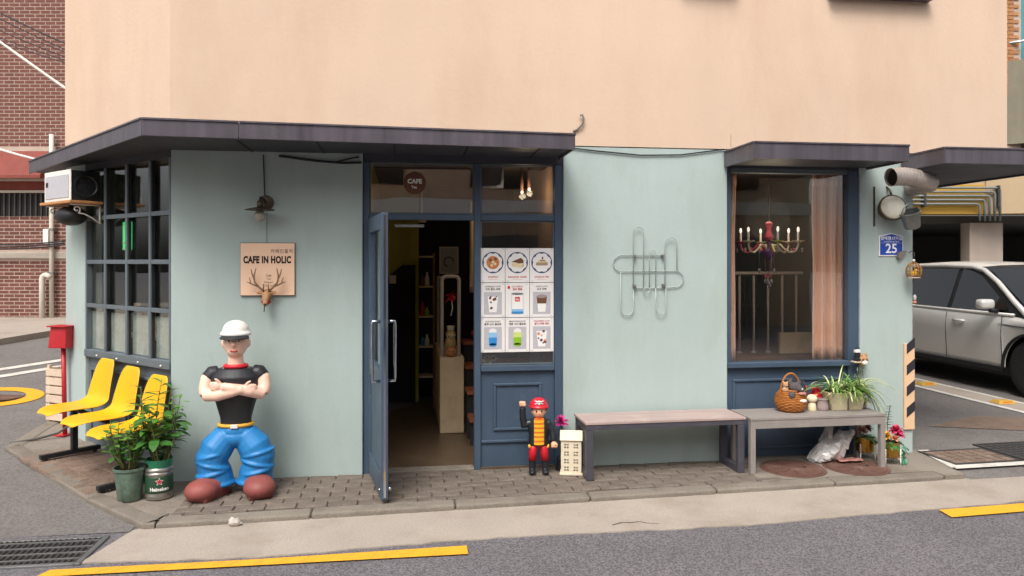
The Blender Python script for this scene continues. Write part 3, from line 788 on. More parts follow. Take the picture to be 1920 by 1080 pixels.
# ================================================================== BACKGROUND BUILDINGS
# brick house across the side street
bh = thing('brick_house', 'red brown brick house with pale mortar and tiled eave across the side street', 'house', (-7.0, 10.54, .35), R(-8))
W0, W1, HT = -6.5, 4.5, 9.0
def hb(x0, x1, y0, y1, z0, z1, n, m, par=bh, **k): g = MB(); g.box(x0, x1, y0, y1, z0, z1); return g.build(n, m, par, **k)
hb(W0, W1, .003, 4.0, -.3, HT, 'wall', 'mortar')
bw, bhh, px_, pz_ = .195, .0555, .2155, .0765
g = MB(); g.box(0, bw, 0, .006, 0, bhh); brick_me = g.mesh('brick', 'house_brick')
single = 0; rest = MB()
nrow = int((HT - .16)/pz_)
for r in range(nrow):
    z = .16 + r*pz_
    if 1.41 < z + bhh and z < 1.56: continue
    if 2.28 < z + bhh and z < 3.72 and True:
        in_open = True
    else: in_open = False
    off = (r % 2)*px_*.5
    k = int((W0)/px_)
    while k*px_ + off < W1 - bw:
        x = k*px_ + off; k += 1
        if x < W0: continue
        if in_open and x < -.22 and (2.30 < z + bhh and z < 2.78): continue      # barred window
        if x < -.25 and (2.79 < z + bhh and z < 3.72): continue                   # eave
        if -1.62 < x < .25 and .16 <= z < 2.25 and single < 300:
            inst(brick_me, 'brick', bh, (x, -.004 + random.uniform(-.002, .002), z)); single += 1
        else:
            rest.box(x, x+bw, -.004, .002, z, z+bhh)
o = rest.build('bricks', 'house_brick', bh); o['kind'] = 'stuff'
hb(W0, W1, -.05, .002, -.3, .155, 'plinth', 'stone_band')
hb(W0, .35, -.05, .002, 1.42, 1.555, 'stone_band', 'stone_band', bevel=.01)
hb(W0, -.23, -.012, .002, 2.30, 2.775, 'window', 'dark_void')
for i in range(16): 
    g = MB(); g.box(0, .03, -.04, -.014, 2.30, 2.775); o = g.build('window_bar', 'iron', bh, loc=(-.30 - i*.11, 0, 0))
hb(W0, -.19, -.06, -.013, 2.78, 2.83, 'window_head', 'stone_band')
hb(W0, -.26, -.30, .01, 3.02, 3.12, 'eave_board', 'stone_band')
g = MB(); g.add([(W0, -.45, 3.10), (-.27, -.45, 3.10), (-.27, .01, 3.66), (W0, .01, 3.66), (W0, -.45, 3.04), (-.27, -.45, 3.04), (-.27, .01, 3.06), (W0, .01, 3.06)], [(0,1,2,3), (4,5,1,0), (5,6,2,1), (7,6,5,4)])
g.build('tiled_eave', 'red_tile', bh)
hb(-1.9, -.26, -.02, .002, 2.83, 3.019, 'eave_soffit', 'red_tile')
g = MB(); g.tube([(-.24, -.12, .15), (-.24, -.12, 3.98)], .045, 10); dp = g.build('downpipe', 'white_pipe', bh, smooth=True)
for z in (1.1, 2.0, 2.6):
    g = MB(); g.box(-.30, -.18, -.17, -.02, z, z+.04); g.build('pipe_clamp', 'galv', dp)
g = MB(); g.box(-.36, -.25, -.22, -.10, 1.72, 2.02); g.build('meter_box', 'white_paint', bh, bevel=.01)
g = MB(); g.tube([(-.41, -.16, -.1), (-.41, -.16, 1.0)] + [(-.33 - .08*math.cos(a), -.16, 1.0 + .08*math.sin(a)) for a in (.5, 1.0, 1.57, 2.2)] + [(-.25, -.14, 1.02)], .055, 10); g.build('vent_pipe', 'white_pipe', bh, smooth=True)
# overhead cables between the houses
def cable(name, a, b, sag, r, m, label, grp=None, n=14):
    A, B = Vector(a), Vector(b)
    pts = [A.lerp(B, i/n) - Vector((0, 0, sag*4*(i/n)*(1-i/n))) for i in range(n+1)]
    g = MB(); g.tube(pts, r, 6); return tag(g.build(name, m, None, smooth=True), label, 'cable', grp)
GC = 'dark overhead cables in front of the brick house'
for i, (za, zb, r) in enumerate([(5.20, 4.62, .010), (5.12, 4.50, .007), (4.98, 4.50, .006), (4.93, 4.38, .007), (4.80, 4.36, .006), (4.74, 4.30, .006)]):
    cable('overhead_cable', (-5.9, 4.85, za + .1), (-3.6, 4.45, zb - .38 + i*.04), .05, r, 'black_cable', 'thin dark overhead cable crossing in front of the brick house', GC)
cable('overhead_cable', (-5.9, 4.85, 5.02), (-3.6, 4.45, 3.40), .03, .018, 'white_cable', 'thick white overhead cable slanting down past the brick house')
cable('service_cable', (-5.9, 4.8, 3.37), (-3.9, 3.2, 2.80), .02, .014, 'white_cable', 'white cable running down to the tip of the dark canopy')
for i in range(3):
    cable('wall_cable', (-9.0, 10.62 - .02*i, 1.98 + .05*i + .35-.35), (-6.95, 10.32, 2.05 + .04*i), .05, .014, 'black_cable', 'black cable sagging along the brick house above its stone band', 'black cables along the brick house wall')

# neighbour on the right: open parking deck with beams and pipes, brick tower behind
nb = thing('parking_building', 'neighbouring building with open parking deck, ochre beam and pale columns', 'building', (10.3, 6.6, 0), R(-8))
def nbx(x0, x1, y0, y1, z0, z1, n, m, par=nb, **k): g = MB(); g.box(x0, x1, y0, y1, z0, z1); return g.build(n, m, par, **k)
nbx(-3.0, .45, 0, .4, 2.60, 3.15, 'beam', 'garage_ochre')
nbx(-3.0, .45, .02, .42, 3.151, 3.75, 'upper_beam', 'garage_beige')
g = MB(); g.prism([(.451, -.02), (.451, .4), (9.0, .4), (9.0, -2.4)], 2.60, 3.75); g.build('side_beam', 'garage_beige', nb)
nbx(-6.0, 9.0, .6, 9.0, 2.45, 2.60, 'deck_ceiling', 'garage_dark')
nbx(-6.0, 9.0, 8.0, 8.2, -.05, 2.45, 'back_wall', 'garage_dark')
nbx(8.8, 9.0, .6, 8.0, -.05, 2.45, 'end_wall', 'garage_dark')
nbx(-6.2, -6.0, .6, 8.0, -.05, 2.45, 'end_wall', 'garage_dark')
nbx(.34, .98, .30, .6, -.05, 2.449, 'column', 'garage_column', bevel=.01)
nbx(4.2, 5.0, .05, .6, -.05, 2.449, 'column', 'garage_column', bevel=.01)
for i in range(5):
    z = 2.78 + i*.075; x = .28 + i*.095
    g = MB(); g.tube([(-2.0, -.10 - .0*i, z), (x-.05, -.10, z), (x-.015, -.10, z-.015), (x, -.10, z-.05), (x, -.10, 2.46)], .022, 8)
    g.build('pipe', 'grey_pipe', nb, smooth=True)
for (xa) in (-.75, .62):
    g = MB(); g.box(xa-.02, xa+.02, -.14, -.01, 2.72, 3.12); g.build('pipe_bracket', 'iron', nb)
# tower behind it
tw = thing('brick_tower', 'tan brick building with green glass and a rounded concrete balcony', 'building', (13.14, 8.37, 0), R(-8))
def twx(x0, x1, y0, y1, z0, z1, n, m, par=tw, **k): g = MB(); g.box(x0, x1, y0, y1, z0, z1); return g.build(n, m, par, **k)
twx(-2.5, .05, .05, 3.0, 3.76, 9.5, 'wall', 'mortar')
tb = MB(); tb.box(0, .21, 0, .03, 0, .07); tbm = tb.mesh('brick', 'tan_brick')
for r in range(50):
    for k in range(3):
        x = -.55 + k*.22 + (r % 2)*.11 - (.0)
        if x + .21 > .06: continue
        inst(tbm, 'brick', tw, (x, .03, 5.3 + r*.083))
twx(.06, 3.5, .10, .14, 5.2, 9.5, 'glazing', 'tower_glass')
for zc, rr_ in ((5.0, 2.1),):
    g = MB(); pts = [(-.5 + 2.2 + 2.4*math.cos(a), .9 + 1.5*math.sin(a)) for a in [math.pi + i*math.pi/16 for i in range(17)]]
    g.prism(pts, 4.25, 6.05); g.build('balcony', 'dark_concrete', tw, smooth=False)
    g = MB(); pts = [(-.5 + 2.2 + 2.2*math.cos(a), .9 + 1.3*math.sin(a)) for a in [math.pi + i*math.pi/16 for i in range(17)]]
    g.prism(pts, 4.05, 4.249); g.build('balcony_soffit', 'garage_dark', tw)
    g = MB(); g.tube([(-.5 + 2.2 + 2.35*math.cos(a), .9 + 1.45*math.sin(a), 6.45) for a in [math.pi + i*math.pi/16 for i in range(17)]], .03, 8); g.build('balcony_rail', 'chrome', tw, smooth=True)

# the house across the street, which the panes mirror
op = thing('opposite_house', 'brown rendered house with pale bands across the road, mirrored in the panes', 'house', (0, -13.0, ROAD))
def opx(x0, x1, y0, y1, z0, z1, n, m, par=op, **k): g = MB(); g.box(x0, x1, y0, y1, z0, z1); return g.build(n, m, par, **k)
opx(-9, 11, -4, 0, 0, 6.2, 'wall', 'opposite_brick')
opx(-9, 11, .001, .12, 3.0, 3.35, 'stone_band', 'opposite_pale')
opx(-9, 11, .001, .5, 5.9, 6.25, 'cornice', 'opposite_pale')
for i in range(6):
    xa = -8 + i*3.2
    w = opx(xa, xa+1.5, .001, .05, 3.7, 5.2, 'window', 'dark_void'); opx(xa, xa+1.5, .051, .1, 4.42, 4.5, 'window_bar', 'opposite_pale', w)
    w = opx(xa, xa+1.8, .001, .05, .0, 2.4, 'shutter', 'garage_dark')
for i in range(40):
    g = MB(); g.box(0, .04, .55, .59, .2, 1.15); g.build('railing_bar', 'opposite_pale', op, loc=(-2 + i*.22, 0, 0))
opx(-2.1, 6.9, .54, .60, 1.151, 1.21, 'railing_top', 'opposite_pale')
# ================================================================== THINGS AT THE ANGLED WALL
def subsurf(o, n=2):
    m = o.modifiers.new('sub', 'SUBSURF'); m.levels = n; m.render_levels = n; return o
bench = thing('seat_row', 'row of three yellow shell seats on a black beam below the angled window', 'seat', (XC, 0, 0), R(-45))
prof = [(.545, .425, .20, -.012), (.50, .447, .33, .0), (.40, .446, .385, .012), (.28, .436, .395, .018), (.18, .434, .395, .022), (.115, .462, .39, .026), (.085, .53, .375, .028),
        (.07, .62, .345, .022), (.055, .705, .325, .016), (.042, .775, .285, .008), (.034, .815, .21, .0)]
for al in (.95, .52, .09):
    g = MB(); rows = []
    for i, (off, z, w, cup) in enumerate(prof):
        row = []
        for k in range(9):
            t = (k-4)/4; e = abs(t)**2.2
            back = i >= 6
            row.append((-al + w/2*t, -off - (cup*e if back else 0), z + .07*al + (0 if back else cup*e)))
        rows.append(row)
    g.grid(rows); o = g.build('seat_shell', 'yellow_shell', bench, smooth=True, solid=.013); subsurf(o, 2)
g = MB(); g.tube([(-1.16, -.24, .40 + .07*1.1), (.02, -.24, .395)], .024, 4); g.build('beam', 'black_metal', bench, bevel=.003)
for al in (1.1, .10):
    zz = .07*al
    g = MB(); g.box(-al-.024, -al+.024, -.262, -.218, zz+.055, zz+.385); g.build('post', 'black_metal', bench, bevel=.003)
    g = MB(); g.box(-al-.022, -al+.022, -.50, -.035, zz+.018, zz+.054); f = g.build('foot', 'black_metal', bench, bevel=.003)
    for yy_ in (-.46, -.075):
        g = MB(); g.lathe([(.018, 0), (.018, .017)], 10, (-al, yy_, zz + .002)); g.build('glide', 'toy_black', f)

# ---- potted plants
def leafy(name, base, stems, m, parent, seed, ln, w, h, spread, droop=.5, per=9, start=.3, pal=None):
    r_ = random.Random(seed); L1 = MB(); L2 = MB(); ST = MB()
    for s in range(stems):
        a = r_.uniform(0, 6.28); top = Vector((math.cos(a)*spread*r_.uniform(.2, 1), math.sin(a)*spread*r_.uniform(.2, 1), h*r_.uniform(.65, 1)))
        b = Vector(base) + Vector((math.cos(a)*.03, math.sin(a)*.03, 0)); bend = Vector((math.cos(a+1), math.sin(a+1), 0))*.03
        pts = [b.lerp(b + top, i/8) + bend*math.sin(i/8*3.14) for i in range(9)]
        ST.tube(pts, [.005*(1 - .7*i/8) + .001 for i in range(9)], 5)
        for i in range(per):
            t = start + (1-start)*(i + r_.random()*.5)/per
            k = min(int(t*8), 7); p = pts[k].lerp(pts[k+1], t*8-k)
            aa = i*2.4 + r_.uniform(-.5, .5)
            d = Vector((math.cos(aa), math.sin(aa), r_.uniform(.05, .7)))
            (L1 if r_.random() < .6 else L2).leaf(p, d, ln*r_.uniform(.7, 1.2), w*r_.uniform(.75, 1.2), droop*r_.uniform(.6, 1.4), up=(r_.uniform(-.3, .3), r_.uniform(-.3, .3), 1))
    ST.build('stem', 'stem', parent, smooth=True)
    o = L1.build('foliage', m, parent, smooth=True); o['kind'] = 'stuff'
    o = L2.build('foliage', pal or m, parent, smooth=True); o['kind'] = 'stuff'
gp = thing('potted_shrub', 'small leafy shrub in a mottled green glazed pot beside the keg', 'potted plant', (-1.965, -.43, 0))
g = MB(); g.lathe([(.072, 0), (.078, .006), (.088, .10), (.104, .215), (.112, .22), (.112, .236), (.100, .236), (.095, .20), (.02, .196)], 28); g.build('pot', 'glazed_green', gp, smooth=True, angle=40)
g = MB(); g.lathe([(.094, .19), (.08, .212), (.02, .216)], 18); g.build('soil', 'soil', gp, smooth=True)
leafy('shrub', (0, 0, .205), 16, 'leaf_dark', gp, 5, .060, .034, .36, .14, .5, 12, .25, 'leaf_mid')
kp = thing('keg_planter', 'beer keg with red star used as planter for a tall leafy plant', 'potted plant', (-1.775, -.40, 0))
g = MB(); g.lathe([(.080, 0), (.092, .004), (.096, .02), (.096, .035), (.091, .044), (.0925, .05)], 32); g.build('keg_base', 'keg_steel', kp, smooth=True, angle=50)
g = MB(); g.lathe([(.0925, .0505), (.0945, .06), (.0945, .160), (.0925, .168)], 32); kb = g.build('keg_band', 'keg_green', kp, smooth=True)
g = MB(); g.lathe([(.0925, .1685), (.097, .176), (.097, .186), (.091, .194), (.097, .203), (.097, .213), (.088, .226)], 32); g.build('keg_shoulder', 'keg_steel', kp, smooth=True, angle=50)
g = MB()
for i in range(32):
    a0, a1 = 2*math.pi*i/32, 2*math.pi*(i+1)/32
    hi = .282; lo_ = .227 if (i % 16) > 4 else .252
    q = [(r_*math.cos(a), r_*math.sin(a), z) for a in (a0, a1) for (r_, z) in ((.086, lo_), (.092, hi), (.083, hi), (.078, lo_))]
    g.add(q, [(0, 1, 5, 4), (1, 2, 6, 5), (2, 3, 7, 6), (3, 0, 4, 7)])
g.build('keg_rim', 'keg_rim', kp)
g = MB(); g.lathe([(.08, .20), (.076, .245), (.02, .25)], 18); g.build('soil', 'soil', kp, smooth=True)
def star(g, r0, r1, R_, aim, zc, M=0):
    pts = []
    for i in range(10):
        a = math.pi/2 + i*math.pi/5; r_ = r0 if i % 2 == 0 else r1; pts.append((r_*math.cos(a), r_*math.sin(a)))
    def wrap(x, z): aa = aim + x/R_; return (R_*math.cos(aa), R_*math.sin(aa), zc + z)
    c = wrap(0, 0); v = [c] + [wrap(*p) for p in pts]
    g.add(v, [(0, 1+i, 1+(i+1) % 10) for i in range(10)])
AIM = R(-72)
g = MB(); star(g, .030, .0135, .0955, AIM, .134); g.build('star_outline', 'sign_white', kb)
g = MB(); star(g, .024, .0105, .0962, AIM, .134); g.build('star', 'toy_red', kb)
def wrap_text(o, R_, aim, zc):
    for v in o.data.vertices:
        x, z = v.co.x, v.co.y; aa = aim + x/R_; v.co = (R_*math.cos(aa), R_*math.sin(aa), zc + z)
    o.location = (0, 0, 0); o.rotation_euler = (0, 0, 0); o.data.update()
o = text('lettering', 'Heineken', .034, 'sign_white', kb, (0, 0, 0), bold=.0012, xs=1.0); wrap_text(o, .0958, AIM, .080)
leafy('tall', (0, 0, .235), 9, 'leaf_mid', kp, 12, .125, .034, .62, .13, .6, 15, .2, 'leaf_dark')
leafy('broad', (.03, -.02, .235), 6, 'leaf_dark', kp, 21, .13, .070, .45, .13, .7, 8, .4, 'leaf_mid')

# ---- red letter box on a post
rb = thing('red_letter_box', 'red metal letter box on a slim red post at the end of the angled wall', 'letter box', (-3.10, 1.20, .12), R(-20))
g = MB(); g.tube([(.02, 0, .012), (.0, 0, .86)], .020, 10); g.build('post', 'red_paint', rb, smooth=True)
g = MB(); g.box(-.055, .055, -.055, .055, 0, .012); g.build('base_plate', 'red_paint', rb, bevel=.003)
g = MB(); g.loft([[(-.095, -.075, .80), (.085, -.065, .80), (.085, .065, .80), (-.095, .065, .80)], [(-.080, -.060, .99), (.085, -.060, .99), (.085, .065, .99), (-.080, .065, .99)]]); b = g.build('box', 'red_paint', rb, bevel=.005)
g = MB(); g.box(-.10, .095, -.085, .075, .991, 1.003); g.build('lid', 'red_paint', b, bevel=.003)
g = MB(); g.tube([(-.30, -.22, .008), (-.12, -.12, .02), (.02, -.05, .05), (.10, .0, .11)], .010, 6); tag(g.build('loose_cable', 'ink_grey', None, smooth=True, loc=(-3.12, 1.15, .115)), 'loose grey cable lying at the foot of the red letter box post', 'cable')
# pale slatted crate behind
cr = thing('slatted_crate', 'weathered pale wooden crate standing behind the red letter box', 'crate', (-3.25, 1.70, .155), R(-30))
for i in range(6):
    z = .02 + i*.085
    for s in (-1, 1):
        g = MB(); g.box(-.17, .17, s*.12-.006, s*.12+.006, z, z+.07); g.build('slat', 'pale_wood', cr, bevel=.002)
        g = MB(); g.box(s*.178-.006, s*.178+.006, -.112, .112, z, z+.07); g.build('slat', 'pale_wood', cr, bevel=.002)
for sx in (-1, 1):
    for sy in (-1, 1):
        g = MB(); g.box(sx*.15-.015, sx*.15+.015, sy*.098-.015, sy*.098+.015, 0, .55); g.build('corner_post', 'pale_wood', cr)
# air unit on a wooden shelf with scrolled brackets
sh = thing('wall_shelf', 'brown wooden shelf on white scroll brackets under the dark canopy', 'shelf', (XC, 0, 0), R(-45))
g = MB(); g.box(-1.70, -1.10, -.275, -.006, 2.196, 2.218); g.build('board', 'shelf_wood', sh, bevel=.003)
for xb in (-1.62, -1.15):
    g = MB(); g.tube([(xb, -.012, 2.03), (xb, -.012, 2.19)], .008, 6); br = g.build('bracket', 'white_paint', sh, smooth=True)
    g = MB(); g.tube([(xb, -.02, 2.188), (xb, -.25, 2.188)], .007, 6); g.build('bracket_arm', 'white_paint', br, smooth=True)
    g = MB(); sc_ = []
    for i in range(24):
        t = i/23; a = -1.2 + t*7.0; r_ = .032*(1 - .75*t); sc_.append((xb, -.20 + r_*math.cos(a), 2.145 + r_*math.sin(a)))
    g.tube([(xb, -.02, 2.04), (xb, -.08, 2.08), (xb, -.14, 2.11)] + sc_, .006, 6); g.build('scroll', 'white_paint', br, smooth=True)
ac = thing('ventilation_unit', 'boxy grey ventilation unit with round black fan sitting on the wooden shelf', 'fan unit', (XC, 0, 0), R(-45))
g = MB(); g.box(-1.64, -1.14, -.245, -.012, 2.220, 2.475); b = g.build('case', 'black_metal', ac, bevel=.006)
g = MB(); g.box(-1.648, -1.132, -.256, -.246, 2.220, 2.48); g.build('front_panel', 'white_paint', b, bevel=.004)
g = MB(); g.box(-1.62, -1.16, -.261, -.2565, 2.245, 2.44); g.build('front_screen', 'print_grey', b, bevel=.003)
g = MB(); g.box(-1.60, -1.56, -.265, -.2615, 2.35, 2.39); g.build('badge', 'toy_black', b)
M_ = rotm(ry=R(90), loc=(-1.139, -.13, 2.345))
g = MB().at(M_); g.lathe([(.100, 0), (.102, .010), (.088, .012), (.08, .003), (.02, .003)], 28); g.build('fan_ring', 'toy_black', b, smooth=True, angle=40)
for k in range(5):
    g = MB().at(M_ @ Matrix.Rotation(k*1.2566, 4, 'Z')); g.box(.015, .078, -.018, .018, .0035, .006); g.build('fan_blade', 'black_metal', b)
bs = thing('round_basin', 'dark round basin hung below the wooden wall shelf', 'basin', (XC, 0, 0), R(-45))
g = MB(); g.ell((-1.40, -.14, 2.10), (.16, .12, .085), 20, 12); g.build('bowl', 'black_metal', bs, smooth=True)
g = MB(); g.tube([(-1.40, -.14, 2.14), (-1.40, -.14, 2.194)], .02, 8); g.build('hanger', 'black_metal', bs)
# things behind the angled window
def inwin(name, label, cat, x, y, z): return thing(name, label, cat, (XC + (x*.70711 + y*.70711), (-x*.70711 + y*.70711), z), R(-45))
cab = inwin('counter', 'pale counter cabinet standing behind the angled window', 'counter', -.75, .42, .004)
g = MB(); g.box(-.66, .60, -.15, .15, 0, 1.02); g.build('body', 'inner_brown', cab); g = MB(); g.box(-.68, .62, -.17, .17, 1.021, 1.05); g.build('top', 'inner_cream', cab)
cup = inwin('mug', 'white mug on the counter behind the angled window', 'mug', -.60, .36, 1.054)
g = MB(); g.lathe([(.026, 0), (.03, .005), (.034, .085), (.030, .085), (.026, .01), (.01, .01)], 18); g.build('body', 'white_paint', cup, smooth=True, angle=40)
g = MB(); g.tube(arc((.034, 0, .045), .022, -1.5, 1.5, 8), .005, 6); g.build('handle', 'white_paint', cup, smooth=True)
for i, (xx, hh, mm, lb) in enumerate([(-1.28, .24, 'crystal', 'tall clear glass jar'), (-1.02, .17, 'cream_ceramic', 'squat cream jar'), (-.40, .20, 'crystal', 'clear glass jar with pale lid'), (-.16, .28, 'mauve_ceramic', 'tall mauve bottle')]):
    j = inwin('jar', lb + ' standing on the counter behind the angled window', 'jar', xx, .38, 1.054)
    g = MB(); g.lathe([(.045, 0), (.055, .01), (.055, hh*.7), (.03, hh*.85), (.03, hh)], 18); g.build('body', mm, j, smooth=True)
    g = MB(); g.lathe([(.034, hh+.001), (.034, hh+.03)], 14); g.build('lid', 'pale_wood', j, smooth=True, angle=40)
pl = inwin('frosted_film', 'pale frosted film behind the lowest row of angled window panes', 'film', -.72, .052, .93)
for c0_, c1_ in zip(cols, cols[1:]):
    g = MB(); g.box(c0_ + .735, c1_ + .705, -.002, .002, 0, .33); g.build('sheet', 'frosted_film', pl)
gl = inwin('green_sign', 'glowing green sign hanging behind the angled window', 'sign', -.84, .075, 1.74)
g = MB(); g.box(-.075, .075, -.004, .004, .06, .30); g.build('panel', 'green_lit', gl)
for (x0, x1, z0, z1) in ((-.012, -.006, .13, .30), (-.075, .075, .12, .13), (-.075, .075, .065, .075)):
    g = MB(); g.box(x0, x1, -.008, -.005, z0, z1); g.build('bar', 'leaf_pale', gl)

# ---- cast iron street drain
dg_ = thing('drain_grate', 'grey steel drain grate set in the road beside the gutter', 'grate', (-2.224, -1.288, ROAD))
X0, X1, Y0, Y1 = -.62, .33, -.20, .19
g = MB(); g.box(X0, X1, Y0, Y1, .004, .007); g.build('pit', 'dark_void', dg_)
for (a, b, c, d) in ((X0, X1, Y0-.03, Y0), (X0, X1, Y1, Y1+.03), (X1+.0005, X1+.035, Y0-.03, Y1+.03), (X0-.035, X0-.0005, Y0-.03, Y1+.03)):
    g = MB(); g.box(a, b, c, d, -.05, .014); g.build('frame_bar', 'galv', dg_, bevel=.003)
for k in range(4):
    y_ = Y0 + .05 + k*.095; g = MB(); g.box(X0, X1, y_, y_+.018, .007, .015); g.build('long_bar', 'galv', dg_)
g = MB(); g.box(0, .010, Y0, Y1, .0075, .013); bm_ = g.mesh('cross_bar', 'iron')
x = X0 + .02
while x < X1 - .01: inst(bm_, 'cross_bar', dg_, (x, 0, 0)); x += .034
mc = thing('street_cover', 'round iron cover inside the yellow ring of the side street', 'manhole', (-4.45, 2.72, ROAD + slope(-4.45, 2.72)))
g = MB(); g.lathe([(.29, .006), (.285, .018), (.02, .02)], 30); g.build('lid', 'rust_iron', mc); mc.rotation_euler = (R(-2.8), R(2.8), 0)
# broken stone on the kerb
g = MB(); r9 = random.Random(4)
g.ell((0, 0, .025), (.045, .035, .03), 7, 5); g.v = [(x*r9.uniform(.7, 1.2), y*r9.uniform(.7, 1.2), max(z*r9.uniform(.8, 1.2), 0)) for x, y, z in g.v]
tag(g.build('stone', 'stone_white', None, loc=(-1.12, ky(-1.12) - .035, ROAD + .007)), 'chunk of pale broken stone lying against the kerb', 'stone')
# ================================================================== PAINTED FIGURE BY THE WALL
# plain stand-in: a generic painted statue of a man in a cap, arms folded
st = thing('painted_statue', 'painted statue of a man in white cap, black vest, blue trousers and big brown shoes', 'statue', (-1.25, -.36, 0), R(4))
g = MB()                                   # trousers
g.ell((0, 0, .46), (.125, .10, .075)); g.ell((0, 0, .41), (.15, .11, .08))
for s in (-1, 1):
    g.tube([(s*.06, 0, .43), (s*.13, -.015, .34), (s*.165, -.02, .25), (s*.145, -.01, .16), (s*.135, -.005, .075)], [.095, .118, .112, .118, .125], 18)
    g.ell((s*.165, -.02, .27), (.115, .115, .10))
    for zf, tl in ((.30, .22), (.225, -.25), (.165, .2)): g.tube([(s*.155 + .116*math.cos(a), -.015 + .116*math.sin(a), zf + tl*.116*math.cos(a*1.0)) for a in [R(150) + R(240)*i/16 for i in range(17)]], [.004 + .010*math.sin(math.pi*i/16) for i in range(17)], 8)
    pass; g.tube(arc((s*.135, -.005, .085), .118, 0, 6.2832, 24, 'xy')[:-1], .018, 8, closed=True)
g.build('trousers', 'blue_paint', st, remesh=.007, sm=4)
for s, a in ((-1, R(-28)), (1, R(14))):    # shoes
    M_ = rotm(rz=a, loc=(s*.155, -.04, 0))
    g = MB().at(M_); g.ell((0, -.04, .075), (.105, .19, .085), 20, 12); g.ell((0, -.12, .07), (.115, .12, .08), 20, 12); g.box(-.085, .085, -.18, .11, .0, .03)
    sh_ = g.build('shoe', 'shoe_paint', st, remesh=.008, sm=8)
g = MB()                                   # vest
g.tube([(0, 0, .49), (0, 0, .56), (0, .0, .66), (0, .0, .77), (0, .0, .86), (0, .0, .92)], [.105, .112, .140, .172, .190, .13], 24, flat=1.0)
g.v = [(x, y*.72, z) for x, y, z in g.v]
g.build('vest', 'black_paint', st, remesh=.009, sm=4)
g = MB(); g.tube([(.118*math.cos(a), .086*math.sin(a), .505) for a in [i*.2618 for i in range(24)]], .014, 8, closed=True); bt = g.build('belt', 'belt_yellow', st, smooth=True)
g = MB(); g.box(-.026, .026, -.106, -.098, .492, .520); g.build('buckle', 'white_paint', bt, bevel=.003)
# upper body: neck, shoulders, folded arms with hands, head: one continuous skin
g = MB()
g.tube([(0, .0, .84), (0, -.005, .93), (0, -.01, 1.02)], [.10, .060, .052], 16)
g.ell((0, 0, .875), (.17, .085, .055))
for s in (-1, 1):
    d = .012*s
    g.tube([(s*.15, 0, .885), (s*.195, -.02, .84), (s*.205, -.045, .775), (s*.195, -.07, .735)], [.052, .052, .047, .045], 14)
    g.tube([(s*.195, -.07, .735), (s*.11, -.125, .752 + d), (s*.0, -.150, .778 + d), (s*-.07, -.150, .795 + d)], [.046, .043, .036, .030], 14)
    # hand lying on the other upper arm, five fingers
    hx, hy, hz = s*-.10, -.145, .800 + d
    g.ell((hx, hy, hz), (.036, .020, .032), 14, 10)
    for k in range(4):
        z = hz + .024 - k*.016; e = (.038, .044, .041, .034)[k]
        g.tube([(hx - s*.020, hy - .004, z), (hx - s*(.020 + e*.6), hy + .002, z - .001), (hx - s*(.020 + e), hy + .018, z - .003)], [.0095, .009, .0075], 8)
    g.tube([(hx + s*.012, hy - .006, hz + .026), (hx - s*.008, hy - .012, hz + .045), (hx - s*.026, hy - .008, hz + .052)], [.011, .010, .008], 8)
g.ell((0, -.015, 1.105), (.088, .092, .105), 22, 16); g.ell((0, -.035, 1.055), (.064, .068, .058), 18, 12)
g.tube([(0, -.100, 1.125), (0, -.118, 1.10), (0, -.108, 1.085)], [.012, .017, .012], 10)
for s in (-1, 1): g.ell((s*.090, .0, 1.10), (.014, .024, .032), 10, 8)
body = g.build('body', 'skin_paint', st, remesh=.0065, sm=4)
for s in (-1, 1):
    g = MB(); g.ell((s*.034, -.101, 1.125), (.013, .007, .010), 10, 8); e = g.build('eye', 'white_paint', st, smooth=True)
    g = MB(); g.ell((s*.034, -.107, 1.125), (.006, .003, .007), 8, 6); g.build('pupil', 'ink', e, smooth=True)
    g = MB(); g.tube([(s*.016, -.104, 1.146), (s*.034, -.106, 1.152), (s*.052, -.098, 1.147)], .0045, 6); g.build('eyebrow', 'hair_brown', st, smooth=True)
    g = MB(); g.tube([(s*.120, .0, .885), (s*.160, -.005, .878), (s*.188, -.018, .845)], [.058, .064, .058], 16); g.build('sleeve', 'black_paint', st, remesh=.008, sm=3)
g = MB(); g.tube([(-.026, -.103, 1.055), (0, -.110, 1.050), (.026, -.103, 1.055)], .0045, 6); g.build('mouth', 'ink_red', st, smooth=True)
g = MB(); g.ell((0, .012, 1.135), (.090, .085, .085), 20, 14); g.build('hair', 'hair_brown', st, smooth=True)
g = MB(); g.tube([(.075*math.cos(a), -.005 + .065*math.sin(a), .935) for a in [i*.2618 for i in range(24)]], .016, 8, closed=True); g.build('collar', 'toy_red', st, smooth=True)
g = MB(); g.ell((0, -.005, 1.20), (.095, .100, .072), 22, 14); g.tube([(.096*math.cos(a), -.008 + .10*math.sin(a), 1.172) for a in [i*.2618 for i in range(24)]], .016, 8, closed=True); cp = g.build('cap', 'white_paint', st, remesh=.007, sm=6)
g = MB(); rows = []
for j in range(5):
    row = []
    for i in range(13):
        a = R(-160) + R(140)*i/12; r_ = .098 + .052*j/4*math.sin((a + R(160))/R(140)*math.pi)**.6
        row.append((r_*math.cos(a), -.008 + r_*1.02*math.sin(a), 1.166 - .006*j))
    rows.append(row)
g.grid(rows); g.build('visor', 'black_paint', cp, smooth=True, solid=.006)

